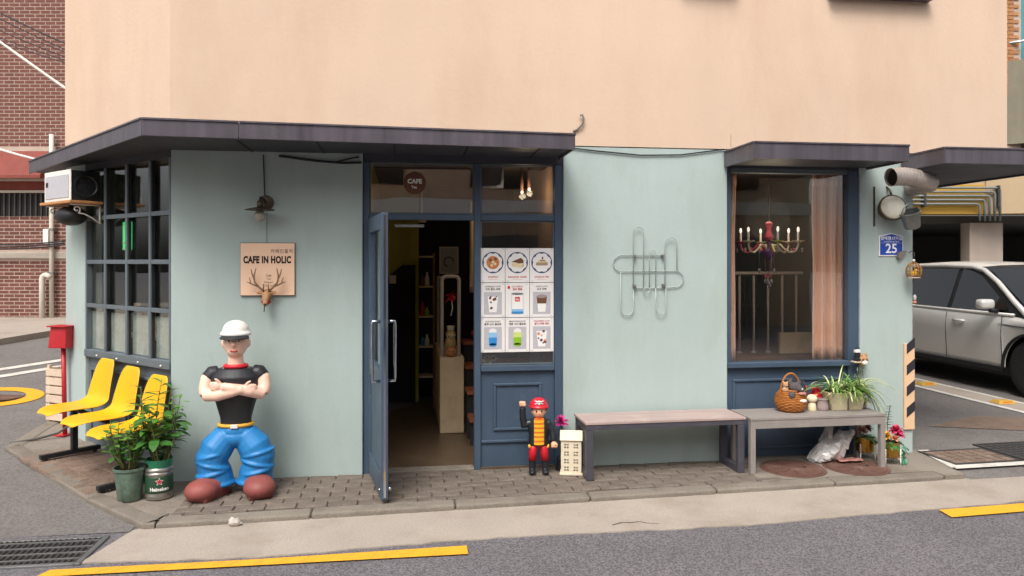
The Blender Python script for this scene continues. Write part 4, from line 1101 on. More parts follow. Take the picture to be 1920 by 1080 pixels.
# ================================================================== SIGNS ON THE LEFT FRONT WALL
sg = thing('cafe_sign', 'square peach board sign with black cafe lettering on the green wall', 'sign', (-1.085, -.002, 1.642))
g = MB(); g.box(-.205, .205, -.022, 0, -.205, .205); b = g.build('board', 'light_board', sg, bevel=.002)
g = MB(); g.box(-.208, .208, -.012, -.0005, -.208, -.2055).box(-.208, -.2055, -.012, -.0005, -.205, .208).box(.2055, .208, -.012, -.0005, -.205, .208).box(-.205, .205, -.012, -.0005, .2055, .208); g.build('edging', 'ink', sg)
text('lettering', 'CAFE IN HOLIC', .074, 'ink', sg, (-.002, -.0235, .072), xs=.66, bold=.0036, sp=1.08)
text('lettering', '카페인홀릭', .036, 'ink_grey', sg, (.108, -.0235, .140), xs=.98, sp=1.15)
for i, w in enumerate(('Cafe', 'Tea', 'Dessert', 'Take out')):
    text('lettering', w, .023, 'ink_grey', sg, (.008, -.0235, -.050 - i*.026), xs=.95)
dh = thing('deer_head', 'small mounted deer head with branching antlers below the cafe sign', 'wall trophy', (-1.085, -.026, 1.44))
g = MB(); g.ell((0, -.012, .0), (.040, .022, .05), 14, 10); g.tube([(0, -.02, -.0), (0, -.06, .0), (0, -.085, -.03), (0, -.10, -.06)], [.034, .032, .026, .017], 14); g.ell((0, -.10, -.062), (.019, .018, .018), 12, 8)
for s in (-1, 1): g.ell((s*.05, -.045, .022), (.028, .008, .014), 10, 6)
g.build('head', 'deer_hide', dh, remesh=.005, sm=3)
g = MB(); g.ell((0, -.118, -.066), (.009, .007, .007), 8, 6); g.build('nose', 'ink', dh, smooth=True)
for s in (-1, 1):
    g = MB(); g.ell((s*.024, -.075, -.008), .005, 8, 6); g.build('eye', 'ink', dh, smooth=True)
    def A(*p): return [(s*x, -.05 + y, z) for x, y, z in p]
    g = MB(); g.tube(A((.016, 0, .028), (.05, -.01, .06), (.085, -.012, .10), (.092, -.008, .15), (.078, 0, .21)), [.0085, .0085, .0075, .0065, .003], 7)
    g.tube(A((.055, -.01, .065), (.115, -.008, .092), (.128, 0, .14)), [.007, .006, .003], 6); g.tube(A((.088, -.012, .12), (.108, 0, .17), (.115, .0, .205)), [.006, .005, .0025], 6)
    g.tube(A((.022, -.004, .032), (.018, -.02, .07), (.022, -.02, .09)), [.006, .005, .0025], 6); g.tube(A((.118, -.008, .094), (.148, -.004, .105)), [.005, .002], 6)
    g.build('antler', 'antler', dh, smooth=True)
g = MB(); g.tube([(-.03, -.055, -.045), (.0, -.075, -.075), (.03, -.055, -.045)], .012, 8); sc_ = g.build('scarf', 'ink_red', dh, smooth=True)
g = MB(); g.tube([(-.008, -.08, -.075), (-.012, -.08, -.13)], .004, 6); g.build('tag_string', 'ink', dh)
# pendant wall lamp
wlp = thing('wall_lamp', 'wall lamp with flat dark shade and clear bulb above the cafe sign', 'lamp', (-1.10, -.003, 2.165))
M_ = rotm(rx=R(90)); g = MB().at(M_); g.lathe([(.058, 0), (.060, .006), (.056, .016), (.03, .022)], 26); g.build('back_plate', 'brass_dark', wlp, smooth=True, angle=40)
g = MB(); g.tube([(0, -.02, .0), (-.005, -.06, .02), (-.02, -.12, .03), (-.02, -.14, .01), (-.02, -.145, -.02)], .010, 8); g.build('arm', 'brass_dark', wlp, smooth=True)
g = MB(); g.lathe([(.020, -.058), (.024, -.03), (.020, .0), (.01, .01)], 16, (-.02, -.145, 0)); g.build('socket', 'brass_dark', wlp, smooth=True)
g = MB(); g.lathe([(.110, -.068), (.112, -.064), (.05, -.048), (.024, -.044), (.022, -.046), (.05, -.052), (.108, -.069)], 32, (-.02, -.145, 0)); g.build('shade', 'brass_dark', wlp, smooth=True, angle=50)
g = MB(); g.ell((-.02, -.145, -.112), (.043, .043, .046), 18, 12); g.build('bulb', 'bulb_glass', wlp, smooth=True)
g = MB(); g.tube([(-.008, -.010, .05), (-.014, -.006, .20), (-.020, -.008, .38)], .0045, 6); g.build('cord', 'black_cable', wlp, smooth=True)
g = MB(); g.tube([(.006, -.004, -.06), (.006, -.004, -.315)], .0016, 5); g.build('sign_wire', 'black_cable', wlp)
# cable clipped under the canopy and across to the window awning
g = MB(); g.tube([(-1.0, -.012, 2.535), (-.7, -.012, 2.50), (-.5, -.012, 2.488), (-.36, -.012, 2.495)], .009, 6); g.tube([(-.58, -.014, 2.49), (-.45, -.014, 2.525), (-.38, -.014, 2.54)], .006, 6)
tag(g.build('power_cable', 'black_cable', None, smooth=True), 'black power cable sagging under the canopy beside the doorway', 'cable')
g = MB(); g.tube([(1.27, -.03, 2.60), (1.30, -.012, 2.655), (1.55, -.012, 2.63), (1.95, -.012, 2.60), (2.30, -.012, 2.61), (2.69, -.012, 2.665)], .006, 6)
tag(g.build('power_cable', 'black_cable', None, smooth=True), 'thin cable strung on the green wall between canopy and window awning', 'cable')
g = MB(); g.tube([(1.37, -.012, 2.785), (1.40, -.02, 2.80), (1.44, -.03, 2.84), (1.455, -.035, 2.89), (1.445, -.035, 2.925), (1.425, -.03, 2.915)], .009, 7)
tag(g.build('wall_hook', 'bracket_grey', None, smooth=True), 'curved metal hook sticking out of the peach wall above the canopy', 'hook')

# ================================================================== LOOPED GLASS TUBE SIGN
nt_ = thing('tube_sign', 'unlit looped clear glass tube sign on the green wall', 'sign', (2.02, -.03, 1.62))
# coordinates are metres right / up of the middle of the sign
def P2(x, z): return (x, 0, z)
sc = 1/232.0*.985
def zp(px, py): return ((px - 1215.5)*sc, 0, (505 - py)*sc)
def loop(pts, name='tube'):
    g = MB(); g.tube(pts, .0042, 8); g.build(name, 'neon_tube', nt_, smooth=True)
def U(px0, px1, pyt, pyb0, pyb1, up=True):
    r_ = (px1-px0)/2; c = (px0+px1)/2; out = [zp(px0, pyb0)]
    for i in range(9):
        a = math.pi - math.pi*i/8; out.append(zp(c + r_*math.cos(a), (pyt + r_ - r_*math.sin(a)) if up else (pyt - r_ + r_*math.sin(a))))
    return out + [zp(px1, pyb1)]
loop([(x, .010, z) for x, _, z in U(1158, 1184, 592, 506, 540, False)])
loop([(x, -.002, z) for x, _, z in U(1183, 1204, 417, 538, 540)])
loop([(x, -.002, z) for x, _, z in U(1205, 1217, 548, 537, 537, False)])
loop([(x, -.002, z) for x, _, z in U(1216, 1229, 463, 538, 538)])
loop([(x, -.002, z) for x, _, z in U(1229, 1250, 590, 538, 538, False)])
loop([(x, -.002, z) for x, _, z in U(1248, 1273, 437, 538, 504)])
lf = [zp(1245, 474), zp(1160, 473)] + [zp(1160 + 17*math.cos(a), 489 - 16*math.sin(a)) for a in [R(100) + R(160)*i/8 for i in range(9)]] + [zp(1175, 505), zp(1273, 504)] + [zp(1273 + 15*math.cos(a), 520 - 16*math.sin(a)) for a in [R(85) - R(170)*i/8 for i in range(9)]] + [zp(1262, 537), zp(1186, 538)]
loop([(x, .016, z) for x, _, z in lf])
for (px, py) in ((1186, 475), (1244, 474), (1186, 534), (1246, 533)):
    x, _, z = zp(px, py); g = MB(); g.box(x-.012, x+.012, -.012, .028, z-.012, z+.012); g.build('clip', 'wall_clip', nt_, bevel=.004)

# ================================================================== MENU POSTERS ON THE SIDE PANE
names = [('round waffle on a blue rimmed plate', 'plate', 0), ('slice of layer cake on a blue rimmed plate', 'plate', 1), ('slice of chocolate cream pie on a blue rimmed plate', 'plate', 2),
         ('glass of dark jelly latte', 'cup', 0), ('silver coffee can with red label', 'can', 0), ('cup of iced chocolate latte', 'cup', 1),
         ('blue soda float', 'soda', 0), ('green soda float', 'soda', 1), ('strawberry latte with scattered fruit', 'cup', 2)]
captions = [('WAFFLE', 'ink_red'), ('BANANA CAKE', 'ink_red'), ('CHOCO PIE', 'ink_red'), ('COFFEE JELLY LATTE', 'ink_grey'), ('ILLY CAPSULE', 'ink_red'), ('CHOCO LATTE', 'ink_grey'), ('BLUE SODA FLOAT', 'ink_grey'), ('MELON SODA FLOAT', 'ink_grey'), ('STRAWBERRY LATTE', 'ink_red')]
PW, PH = .2015, .2845
def disc(g, cx, cz, r, y, n=28, sx=1, sz=1): g.add([(cx, y, cz)] + [(cx + r*sx*math.cos(2*math.pi*i/n), y, cz + r*sz*math.sin(2*math.pi*i/n)) for i in range(n)], [(0, 1+i, 1+(i+1) % n) for i in range(n)]); return g
def quad(g, x0, x1, z0, z1, y, dx=0): g.add([(x0+dx, y, z0), (x1-dx, y, z0), (x1, y, z1), (x0, y, z1)], [(0, 1, 2, 3)]); return g
for i in range(9):
    r_, c_ = divmod(i, 3)
    cx = .704 + c_*.2055; cz = 1.672 - r_*.2895
    po = thing('menu_poster', 'menu poster showing a ' + names[i][0], 'poster', (cx, .048, cz))
    g = MB(); g.box(-PW/2, PW/2, 0, .004, -PH/2, PH/2); g.build('sheet', 'paper', po)
    kind, k = names[i][1], names[i][2]
    def lay(fn, m, y, nm): g = MB(); fn(g, y); o = g.build(nm, m, po); return o
    for sx in (-1, 1):
        for sz in (-1, 1): lay(lambda g, y: quad(g, sx*.082-.008, sx*.082+.008, sz*.132-.002, sz*.132+.002, y), 'print_grey', -.001, 'corner_note')
    if kind == 'plate':
        lay(lambda g, y: disc(g, 0, .022, .089, y), 'plate_blue', -.001, 'plate_rim')
        def scal(g, y):
            n = 64; g.add([(0, y, .022)] + [((.072 + .009*abs(math.sin(4*2*math.pi*q/n)))*math.cos(2*math.pi*q/n), y, .022 + (.072 + .009*abs(math.sin(4*2*math.pi*q/n)))*math.sin(2*math.pi*q/n)) for q in range(n)], [(0, 1+q, 1+(q+1) % n) for q in range(n)])
        lay(scal, 'paper', -.002, 'plate')
        if k == 0:
            lay(lambda g, y: disc(g, 0, .022, .054, y), 'food_orange', -.003, 'waffle')
            for (a, b) in ((-.02, .03), (.018, .0), (-.01, -.012), (.022, .04), (.0, .015)): lay(lambda g, y: disc(g, a, .022+b-.01, .012, y, 10), 'food_brown' if b > .02 else 'food_cream', -.004, 'topping')
        elif k == 1:
            lay(lambda g, y: g.add([(-.05, y, .03), (.0, y, .018), (.05, y, -.015), (.052, y, .04), (.03, y, .062)], [(0, 1, 2, 3, 4)]), 'food_brown', -.003, 'cake_top')
            lay(lambda g, y: g.add([(-.05, y, .027), (-.048, y, -.01), (.04, y, -.022), (.05, y, .018), (.0, y, .014)], [(0, 1, 2, 3, 4)]), 'food_cream', -.004, 'cake')
        else:
            lay(lambda g, y: g.add([(-.052, y, .0), (.05, y, .006), (.052, y, .022), (.01, y, .058), (-.05, y, .02)], [(0, 1, 2, 3, 4)]), 'food_cream', -.003, 'pie')
            for (x0, z0, x1, z1) in ((-.05, .0, .05, .004), (-.048, .014, .05, .018), (-.02, .034, .03, .038), (0, .05, .012, .068)): lay(lambda g, y: quad(g, x0, x1, z0, z1+.003, y), 'food_brown', -.004, 'chocolate')
        text('caption', captions[i][0], .022, captions[i][1], po, (0, -.001, -.098), xs=.95, bold=.0006, sp=1.1)
        lay(lambda g, y: quad(g, -.04, .04, -.119, -.117, y), 'petal_peach', -.001, 'caption_line')
    else:
        text('caption', captions[i][0], .0175, captions[i][1], po, (0, -.001, .112), xs=.82, bold=.0003)
        text('caption', {3: '커피 젤리 라떼', 4: '일리 캡슐', 5: '초코 라떼', 6: '블루 소다 플로트', 7: '메론 소다 플로트', 8: '딸기 라떼 세트'}[i], .021, captions[i][1], po, (0, -.001, .089), xs=.98, bold=.0006)
        if not (kind == 'can'): lay(lambda g, y: quad(g, -.075, .075, -.118, .068, y), 'print_grey', -.001, 'photo')
        if kind == 'soda':
            a, b, w = (('drink_blue', 'drink_lightblue', 'paper'), ('drink_green', 'drink_lime', 'paper'))[k]
            lay(lambda g, y: (quad(g, -.034, .034, -.082, -.02, y, .002), disc(g, 0, -.082, .032, y, 20, 1, .45)), a, -.002, 'soda')
            lay(lambda g, y: quad(g, -.036, .036, -.02, .022, y, .001), b, -.0025, 'soda_top')
            lay(lambda g, y: disc(g, 0, .028, .032, y, 20, 1, .85), w, -.0022, 'ice_cream')
        elif kind == 'can':
            lay(lambda g, y: (quad(g, -.050, .050, -.100, .055, y), disc(g, 0, .055, .050, y, 24, 1, .2)), 'print_grey', -.001, 'can')
            lay(lambda g, y: quad(g, -.046, .046, -.09, .04, y), 'sign_white', -.002, 'can_front')
            lay(lambda g, y: (quad(g, -.050, .050, -.105, -.075, y), disc(g, 0, -.105, .05, y, 24, 1, .2)), 'drink_lightblue', -.003, 'can_base')
            lay(lambda g, y: quad(g, -.050, .050, -.112, -.095, y), 'drink_blue', -.004, 'can_stripe')
            lay(lambda g, y: quad(g, -.020, .020, -.012, .026, y), 'toy_red', -.003, 'label'); text('label_text', 'illy', .026, 'sign_white', po, (0, -.0045, .006), bold=.0005)
            lay(lambda g, y: quad(g, -.082, -.062, .094, .116, y), 'toy_red', -.002, 'logo')
        else:
            lay(lambda g, y: g.add([(-.030, y, -.10), (.030, y, -.10), (.044, y, .03), (-.044, y, .03)], [(0, 1, 2, 3)]), 'sign_white', -.002, 'cup')
            if k == 1:
                lay(lambda g, y: g.add([(-.038, y, -.03), (.038, y, -.03), (.044, y, .03), (-.044, y, .03)], [(0, 1, 2, 3)]), 'food_brown', -.003, 'drink'); lay(lambda g, y: disc(g, 0, .03, .044, y, 24, 1, .35), 'mauve_ceramic', -.004, 'foam')
            else:
                for q in range(9):
                    rq = random.Random(q + 31*k); lay(lambda g, y: disc(g, rq.uniform(-.032, .032), rq.uniform(-.08, .035), rq.uniform(.006, .013), y, 7), 'food_brown' if k == 0 or q % 3 == 0 else ('ink_grey' if q % 3 == 1 else 'petal_peach'), -.003 - q*.0002, 'piece')
# ================================================================== TOY PIRATE FIGURE, LANTERN, FLOWER
tp = thing('toy_pirate', 'toy pirate figure with red skull bandana and striped shirt raising one fist', 'toy figure', (1.045, -.20, 0), R(-6))
for s in (-1, 1):
    g = MB(); g.tube([(s*.052, 0, .008), (s*.052, 0, .06), (s*.050, 0, .118)], [.026, .027, .029], 14); g.ell((s*.054, -.022, .022), (.029, .044, .022), 14, 8)
    g.build('boot', 'toy_black', tp, remesh=.005, sm=3)
    g = MB(); g.tube([(s*.050, 0, .112), (s*.046, 0, .18), (s*.036, 0, .25)], [.034, .033, .036], 14); g.build('trouser_leg', 'toy_red', tp, smooth=True)
g = MB(); g.ell((0, 0, .245), (.074, .048, .030), 18, 10); g.build('hips', 'toy_red', tp, smooth=True)
g = MB(); g.tube([(0, 0, .235), (0, 0, .30), (0, 0, .38), (0, 0, .435), (0, 0, .455)], [.082, .080, .086, .078, .04], 20); g.v = [(x, y*.62, z) for x, y, z in g.v]
g.ell((.078, 0, .405), .034, 14, 8); g.ell((-.078, 0, .405), .034, 14, 8)
g.tube([(.082, 0, .405), (.112, -.012, .34), (.118, -.03, .27)], [.030, .028, .026], 14); g.tube([(-.08, 0, .405), (-.118, -.01, .39), (-.128, -.012, .46), (-.13, -.012, .535)], [.030, .030, .027, .025], 14)
g.build('jacket', 'toy_black', tp, remesh=.005, sm=3)
for i in range(6):
    z = .245 + i*.035
    g = MB(); n = 9
    for nm, m, z0, z1, dd in (('shirt_stripe', 'toy_yellow', z, z+.019, .0), ('shirt_stripe', 'toy_orange', z+.0192, z+.0348, .002)):
        g = MB(); rows = []
        for zz_ in (z0, z1):
            rows.append([(-.040 + .08*k/8, -.060 + dd + .010*abs((k-4)/4)**2, zz_) for k in range(9)])
        rows.append([(x, y + .02, zz_) for x, y, zz_ in rows[-1]]); rows.insert(0, [(x, y + .02, zz_) for x, y, zz_ in rows[0]])
        g.grid(rows); g.build(nm, m, tp, smooth=False)
g = MB(); g.ell((0, -.01, .505), (.054, .054, .060), 20, 14); g.tube([(0, 0, .44), (0, -.005, .49)], [.026, .026], 12); g.tube([(0, -.060, .500), (0, -.068, .494)], [.007, .005], 8)
for s in (-1, 1): g.ell((s*.054, -.005, .50), (.008, .013, .015), 8, 6)
g.build('head', 'toy_skin', tp, remesh=.005, sm=3)
for s in (-1, 1):
    g = MB(); g.ell((s*.021, -.0605, .512), (.0065, .004, .010), 10, 8); g.build('eye', 'toy_black', tp, smooth=True)
g = MB(); g.tube([(-.014, -.060, .475), (0, -.063, .471), (.014, -.060, .475)], .0028, 6); g.build('mouth', 'ink_red', tp, smooth=True)
g = MB(); g.ell((0, .004, .510), (.060, .056, .050), 18, 12); g.build('hair', 'toy_black', tp, smooth=True)
g = MB(); g.ell((0, 0, .548), (.074, .070, .066), 22, 14); g.v = [(x, y, max(z, .538)) for x, y, z in g.v]; g.tube([(.073*math.cos(a), -.001 + .070*math.sin(a), .540) for a in [i*.2618 for i in range(24)]], .008, 8, closed=True); g.ell((.062, .04, .525), (.016, .016, .03), 10, 8)
bd = g.build('bandana', 'toy_red', tp, remesh=.005, sm=4)
g = MB(); g.ell((0, -.0655, .585), (.015, .008, .014), 12, 8); g.ell((0, -.068, .572), (.010, .006, .008), 10, 6)
for s in (-1, 1): g.tube([(s*-.034, -.062, .570), (s*.034, -.062, .596)], .0042, 6)
sk = g.build('skull_emblem', 'sign_white', bd, smooth=True)
for s in (-1, 1):
    g = MB(); g.ell((s*.006, -.0735, .586), .0036, 8, 6); g.build('eye_socket', 'ink', bd)
for (fx_, fy_, fz_, up) in ((-.132, -.014, .562, 1), (.120, -.040, .245, -1)):     # fists with curled fingers and thumb
    g = MB(); g.ell((fx_, fy_, fz_), (.026, .022, .026), 14, 10)
    for k in range(4): g.tube([(fx_ - .018 + k*.012, fy_ - .008, fz_ + up*.022), (fx_ - .018 + k*.012, fy_ - .026, fz_ + up*.012), (fx_ - .018 + k*.012, fy_ - .024, fz_ - up*.010)], [.0075, .0078, .006], 8)
    g.tube([(fx_ + .024, fy_ - .004, fz_), (fx_ + .022, fy_ - .024, fz_ - up*.002), (fx_ + .006, fy_ - .034, fz_ - up*.004)], [.008, .008, .006], 8)
    g.build('hand', 'toy_skin', tp, remesh=.0035, sm=2)
for s in (-1, 1):
    g = MB(); g.ell((s*.074, -.012, .225), (.012, .02, .018), 10, 8); g.build('pocket_flap', 'toy_yellow', tp, smooth=True)

ln = thing('house_lantern', 'small ivory metal lantern shaped like a house with window holes', 'lantern', (1.305, -.235, 0), R(-14))
def hole_wall(M, W, H, cols_, rows_, parent, z0, nm):
    """thin wall with real window holes, as strips"""
    g = MB().at(M); xsx = [-W/2]; 
    for c in cols_: xsx += [c-.0075, c+.0075]
    xsx.append(W/2); zsx = [z0]
    for r in rows_: zsx += [r-.0065, r+.0065]
    zsx.append(H)
    for i in range(len(xsx)-1):
        if i % 2 == 0: g.box(xsx[i], xsx[i+1], -.002, .002, z0, H)
        else:
            for j in range(0, len(zsx)-1, 2): g.box(xsx[i], xsx[i+1], -.002, .002, zsx[j], zsx[j+1])
    return g.build(nm, 'ivory_metal', parent)
rw = [b_ + d for b_ in (.055, .115, .175, .235) for d in (-.0105, .0105)]
hw_ = .158; hd_ = .11
hole_wall(rotm(loc=(0, -hd_/2, 0)), hw_, .285, [-.048, -.027, .027, .048], rw, ln, .022, 'front')
hole_wall(rotm(loc=(0, hd_/2, 0)), hw_, .285, [-.048, -.027, .027, .048], rw, ln, .022, 'back')
for s in (-1, 1): hole_wall(rotm(rz=R(90), loc=(s*hw_/2, 0, 0)), hd_ - .005, .285, [-.012, .012], rw, ln, .022, 'side')
g = MB(); g.box(-hw_/2-.012, hw_/2+.012, -hd_/2-.012, hd_/2+.012, .004, .021); g.build('base', 'ivory_metal', ln, bevel=.003)
for s in (-1, 1):
    g = MB(); g.add([(-hw_/2-.01, s*(hd_/2+.014), .282), (hw_/2+.01, s*(hd_/2+.014), .282), (hw_/2+.01, 0, .348), (-hw_/2-.01, 0, .348)], [(0, 1, 2, 3)]); g.build('roof_slope', 'ivory_metal', ln, solid=.004)
for s in (-1, 1):
    g = MB(); g.add([(s*hw_/2, -hd_/2, .286), (s*hw_/2, hd_/2, .286), (s*hw_/2, 0, .342)], [(0, 1, 2)]); g.build('gable', 'ivory_metal', ln, solid=.003)
pf = thing('pink_flower', 'bright pink artificial flower standing behind the ivory lantern', 'flower', (1.245, -.10, 0))
g = MB(); g.tube([(0, 0, 0), (.0, 0, .2), (.01, 0, .37)], .005, 6); g.build('stem', 'leaf_dark', pf, smooth=True)
r7 = random.Random(9); g = MB()
for k in range(46):
    a = r7.uniform(0, 6.28); e = r7.uniform(-.1, 1.2); g.leaf((.01, 0, .385), (math.cos(a)*math.cos(e), math.sin(a)*math.cos(e), math.sin(e)), .068, .022, .5)
o = g.build('petals', 'petal_magenta', pf, smooth=True); o['kind'] = 'stuff'
g = MB(); g.lathe([(.04, 0), (.045, .01), (.03, .09), (.034, .10)], 16); g.build('vase', 'black_metal', pf, smooth=True)

# ================================================================== BENCHES
b1 = thing('bench', 'low dark framed bench with faded pinkish top in front of the green wall', 'bench', (2.03, -.25, 0), R(1.2))
hx, hy = .665, .185
for k, (ya, yb) in enumerate(((-hy, -.0635), (-.0615, .0615), (.0635, hy))):
    g = MB(); g.box(-hx, hx, ya, yb, .432, .452); g.build('top_board', 'bench_top_pink', b1, bevel=.003)
g = MB(); g.box(-hx+.01, hx-.01, -hy+.006, -hy+.04, .392, .431); g.build('front_rail', 'bench_dark', b1, bevel=.002)
g = MB(); g.box(-hx+.01, hx-.01, hy-.04, hy-.006, .392, .431); g.build('rear_rail', 'bench_dark', b1, bevel=.002)
for s in (-1, 1):
    for t in (-1, 1):
        g = MB(); x = s*(hx-.038); y = t*(hy-.03); g.box(x-.028, x+.028, y-.022, y+.022, 0, .391 if True else 0); g.build('leg', 'bench_dark', b1, bevel=.003)
    g = MB(); x = s*(hx-.038); g.box(x-.024, x+.024, -hy+.054, hy-.054, .0, .055); g.build('foot_rail', 'bench_dark', b1, bevel=.003)
    g = MB(); g.box(x-.024, x+.024, -hy+.054, hy-.054, .37, .431); g.build('end_rail', 'bench_dark', b1, bevel=.003)
b2 = thing('bench', 'low plain grey wooden bench below the shop window carrying plants and a basket', 'bench', (3.31, -.265, 0), R(1.0))
hx, hy = .595, .185
g = MB(); g.box(-hx, hx, -hy, hy, .428, .450); g.build('top_board', 'bench_grey', b2, bevel=.003)
g = MB(); g.box(-hx+.045, hx-.045, -hy+.004, -hy+.03, .362, .427); g.build('apron', 'bench_grey', b2, bevel=.002)
g = MB(); g.box(-hx+.045, hx-.045, hy-.03, hy-.004, .362, .427); g.build('apron', 'bench_grey', b2, bevel=.002)
for s in (-1, 1):
    for t in (-1, 1):
        x = s*(hx-.024); y = t*(hy-.026); g = MB(); g.box(x-.022, x+.022, y-.022, y+.022, 0, .427); g.build('leg', 'bench_grey', b2, bevel=.003)

# ---- on the grey bench
BT = .450
bk = thing('wicker_basket', 'round orange wicker basket with tall hoop handle on the grey bench', 'basket', (3.185, -.225, BT))
prof_b = [(.060, 0), (.095, .012), (.118, .055), (.122, .09), (.108, .14), (.082, .172)]
g = MB(); g.lathe([(r_*.97, z) for r_, z in prof_b] + [(.070, .165), (.085, .11), (.02, .06)], 32); bkb = g.build('bowl', 'wicker', bk, smooth=True)
for k in range(13):
    z = .008 + k*.0128
    for (ra, za), (rb_, zb_) in zip(prof_b, prof_b[1:]):
        if za <= z <= zb_: rad = ra + (rb_-ra)*(z-za)/(zb_-za); break
    g = MB(); g.tube([((rad + .003 + .0025*math.cos(12*a + (k % 2)*math.pi))*math.cos(a), (rad + .003 + .0025*math.cos(12*a + (k % 2)*math.pi))*math.sin(a), z) for a in [i*2*math.pi/72 for i in range(72)]], .0062, 6, closed=True); g.build('weave_ring', 'wicker', bk, smooth=True)
g = MB(); g.tube([(-.088*math.cos(a), 0, .15 + .165*math.sin(a)) for a in [math.pi*i/20 for i in range(21)]], .0085, 8); g.build('handle', 'wicker', bk, smooth=True)
g = MB(); g.lathe([(.078, .17), (.086, .172), (.086, .182), (.078, .184)], 28); g.build('rim', 'wicker', bk, smooth=True)
g = MB(); g.ell((.045, -.122, .105), (.032, .005, .014), 14, 8); g.build('label_patch', 'white_paint', bk, smooth=True)
ps = thing('plush_animal', 'grey plush animal with round ears slumped in the wicker basket', 'plush toy', (3.20, -.245, BT + .15))
g = MB(); g.ell((.005, -.02, .055), (.055, .05, .042), 16, 10); g.ell((-.038, -.01, .092), (.024, .014, .024), 12, 8); g.ell((.050, .0, .088), (.024, .014, .024), 12, 8); g.ell((-.055, -.075, .0), (.030, .030, .034), 14, 8); g.ell((.025, -.07, .045), (.032, .028, .024), 12, 8); g.tube([(.04, -.02, .03), (.085, -.03, .0), (.095, -.035, -.02)], [.02, .018, .016], 10); g.ell((0, .01, .0), (.06, .05, .05), 14, 8)
g.build('body', 'plush_grey', ps, remesh=.005, sm=2)
g = MB(); g.ell((.024, -.098, .05), .0075, 8, 6); g.build('nose', 'white_paint', ps, smooth=True)
g = MB(); g.ell((.03, -.085, .012), (.035, .02, .014), 12, 8); g.build('bib', 'cloth_rose', ps, smooth=True)
pt = thing('plush_bear', 'tiny tan plush bear peeking over the rim of the wicker basket', 'plush toy', (3.118, -.262, BT + .165))
g = MB(); g.ell((0, 0, .022), (.026, .022, .026), 14, 8); g.ell((0, -.004, .064), (.022, .02, .022), 14, 8); g.ell((-.017, 0, .085), .008, 8, 6); g.ell((.017, 0, .085), .008, 8, 6); g.ell((0, -.022, .058), (.010, .008, .008), 8, 6); g.build('body', 'plush_tan', pt, remesh=.004, sm=2)
bb = thing('black_bag', 'slouching black cloth bag behind the wicker basket', 'bag', (3.27, -.125, BT))
g = MB(); g.loft([[(-.085, -.04, 0), (.085, -.04, 0), (.085, .04, 0), (-.085, .04, 0)], [(-.10, -.05, .12), (.095, -.05, .12), (.095, .05, .12), (-.10, .05, .12)], [(-.085, -.03, .23), (.08, -.03, .215), (.08, .03, .215), (-.085, .03, .23)], [(-.03, -.012, .28), (.05, -.012, .255), (.05, .012, .255), (-.03, .012, .28)]]); o = g.build('body', 'black_paint', bb, smooth=True); subsurf(o, 2)
g = MB(); g.tube([(.075, -.01, .24), (.10, -.015, .16), (.105, -.02, .05)], .006, 6); g.build('strap', 'black_paint', bb, smooth=True)
fg = thing('ceramic_figurine', 'plain cream ceramic figurine with round head on the grey bench', 'figurine', (3.375, -.225, BT))
g = MB(); g.lathe([(.036, 0), (.039, .006), (.030, .06), (.026, .066)], 20); g.build('base', 'cream_ceramic', fg, smooth=True, angle=50)
g = MB(); g.ell((0, 0, .098), (.046, .042, .038), 18, 12); g.build('head', 'cream_ceramic', fg, smooth=True)
g = MB(); g.ell((.03, -.012, .128), (.016, .010, .010), 10, 6); g.build('ribbon', 'petal_peach', fg, smooth=True)
mp_ = thing('ceramic_pot', 'squat mauve ceramic pot with flared rim on the grey bench', 'pot', (3.468, -.225, BT))
g = MB(); g.lathe([(.050, 0), (.054, .005), (.052, .04), (.044, .075), (.046, .088), (.052, .094), (.048, .097), (.040, .088), (.02, .07)], 24); g.build('body', 'mauve_ceramic', mp_, smooth=True)
rc = thing('watering_can', 'little red patterned watering can behind the mauve pot', 'watering can', (3.475, -.12, BT))
g = MB(); g.lathe([(.045, 0), (.052, .01), (.050, .11), (.035, .15), (.036, .17)], 20); g.build('body', 'toy_red', rc, smooth=True)
g = MB(); g.tube(arc((.0, 0, .16), .06, .1, 3.0, 12), .005, 6); g.build('handle', 'galv', rc, smooth=True)
g = MB(); g.tube([(-.045, 0, .06), (-.09, 0, .13), (-.10, 0, .19)], [.012, .009, .014], 8); g.build('spout', 'toy_red', rc, smooth=True)
g = MB(); g.tube([(.04, 0, .13), (.085, 0, .12), (.08, 0, .05), (.045, 0, .03)], .006, 6); g.build('grip', 'brass_dark', rc, smooth=True)
sp_ = thing('spider_plant', 'spider plant with arching striped leaves in a pale stone trough on the bench', 'potted plant', (3.67, -.215, BT))
g = MB(); g.loft([[(-.135, -.055, 0), (.135, -.055, 0), (.135, .055, 0), (-.135, .055, 0)], [(-.165, -.07, .15), (.165, -.07, .15), (.165, .07, .15), (-.165, .07, .15)]]); tr = g.build('trough', 'planter_stone', sp_, bevel=.006)
g = MB(); g.box(-.002, .004, -.066, -.060, .006, .135); g.build('crack', 'soil', tr)
g = MB(); g.box(-.15, .15, -.06, .06, .150, .158); g.build('soil', 'soil', sp_)
r8 = random.Random(8); G1, G2 = MB(), MB()
for k in range(290):
    bx_, by_ = r8.uniform(-.13, .14), r8.uniform(-.045, .045); a = r8.uniform(0, 6.28)
    a = a if r8.random() < .55 else r8.uniform(-1.1, .6)
    up_ = r8.uniform(.2, 1.4); d = Vector((math.cos(a) + bx_*2.5 + .15, math.sin(a)*.8 - .02, up_ + .15))
    (G1 if r8.random() < .68 else G2).leaf((bx_, by_, .155), d, r8.uniform(.14, .31), r8.uniform(.008, .014), r8.uniform(.8, 2.3), .25, 7)
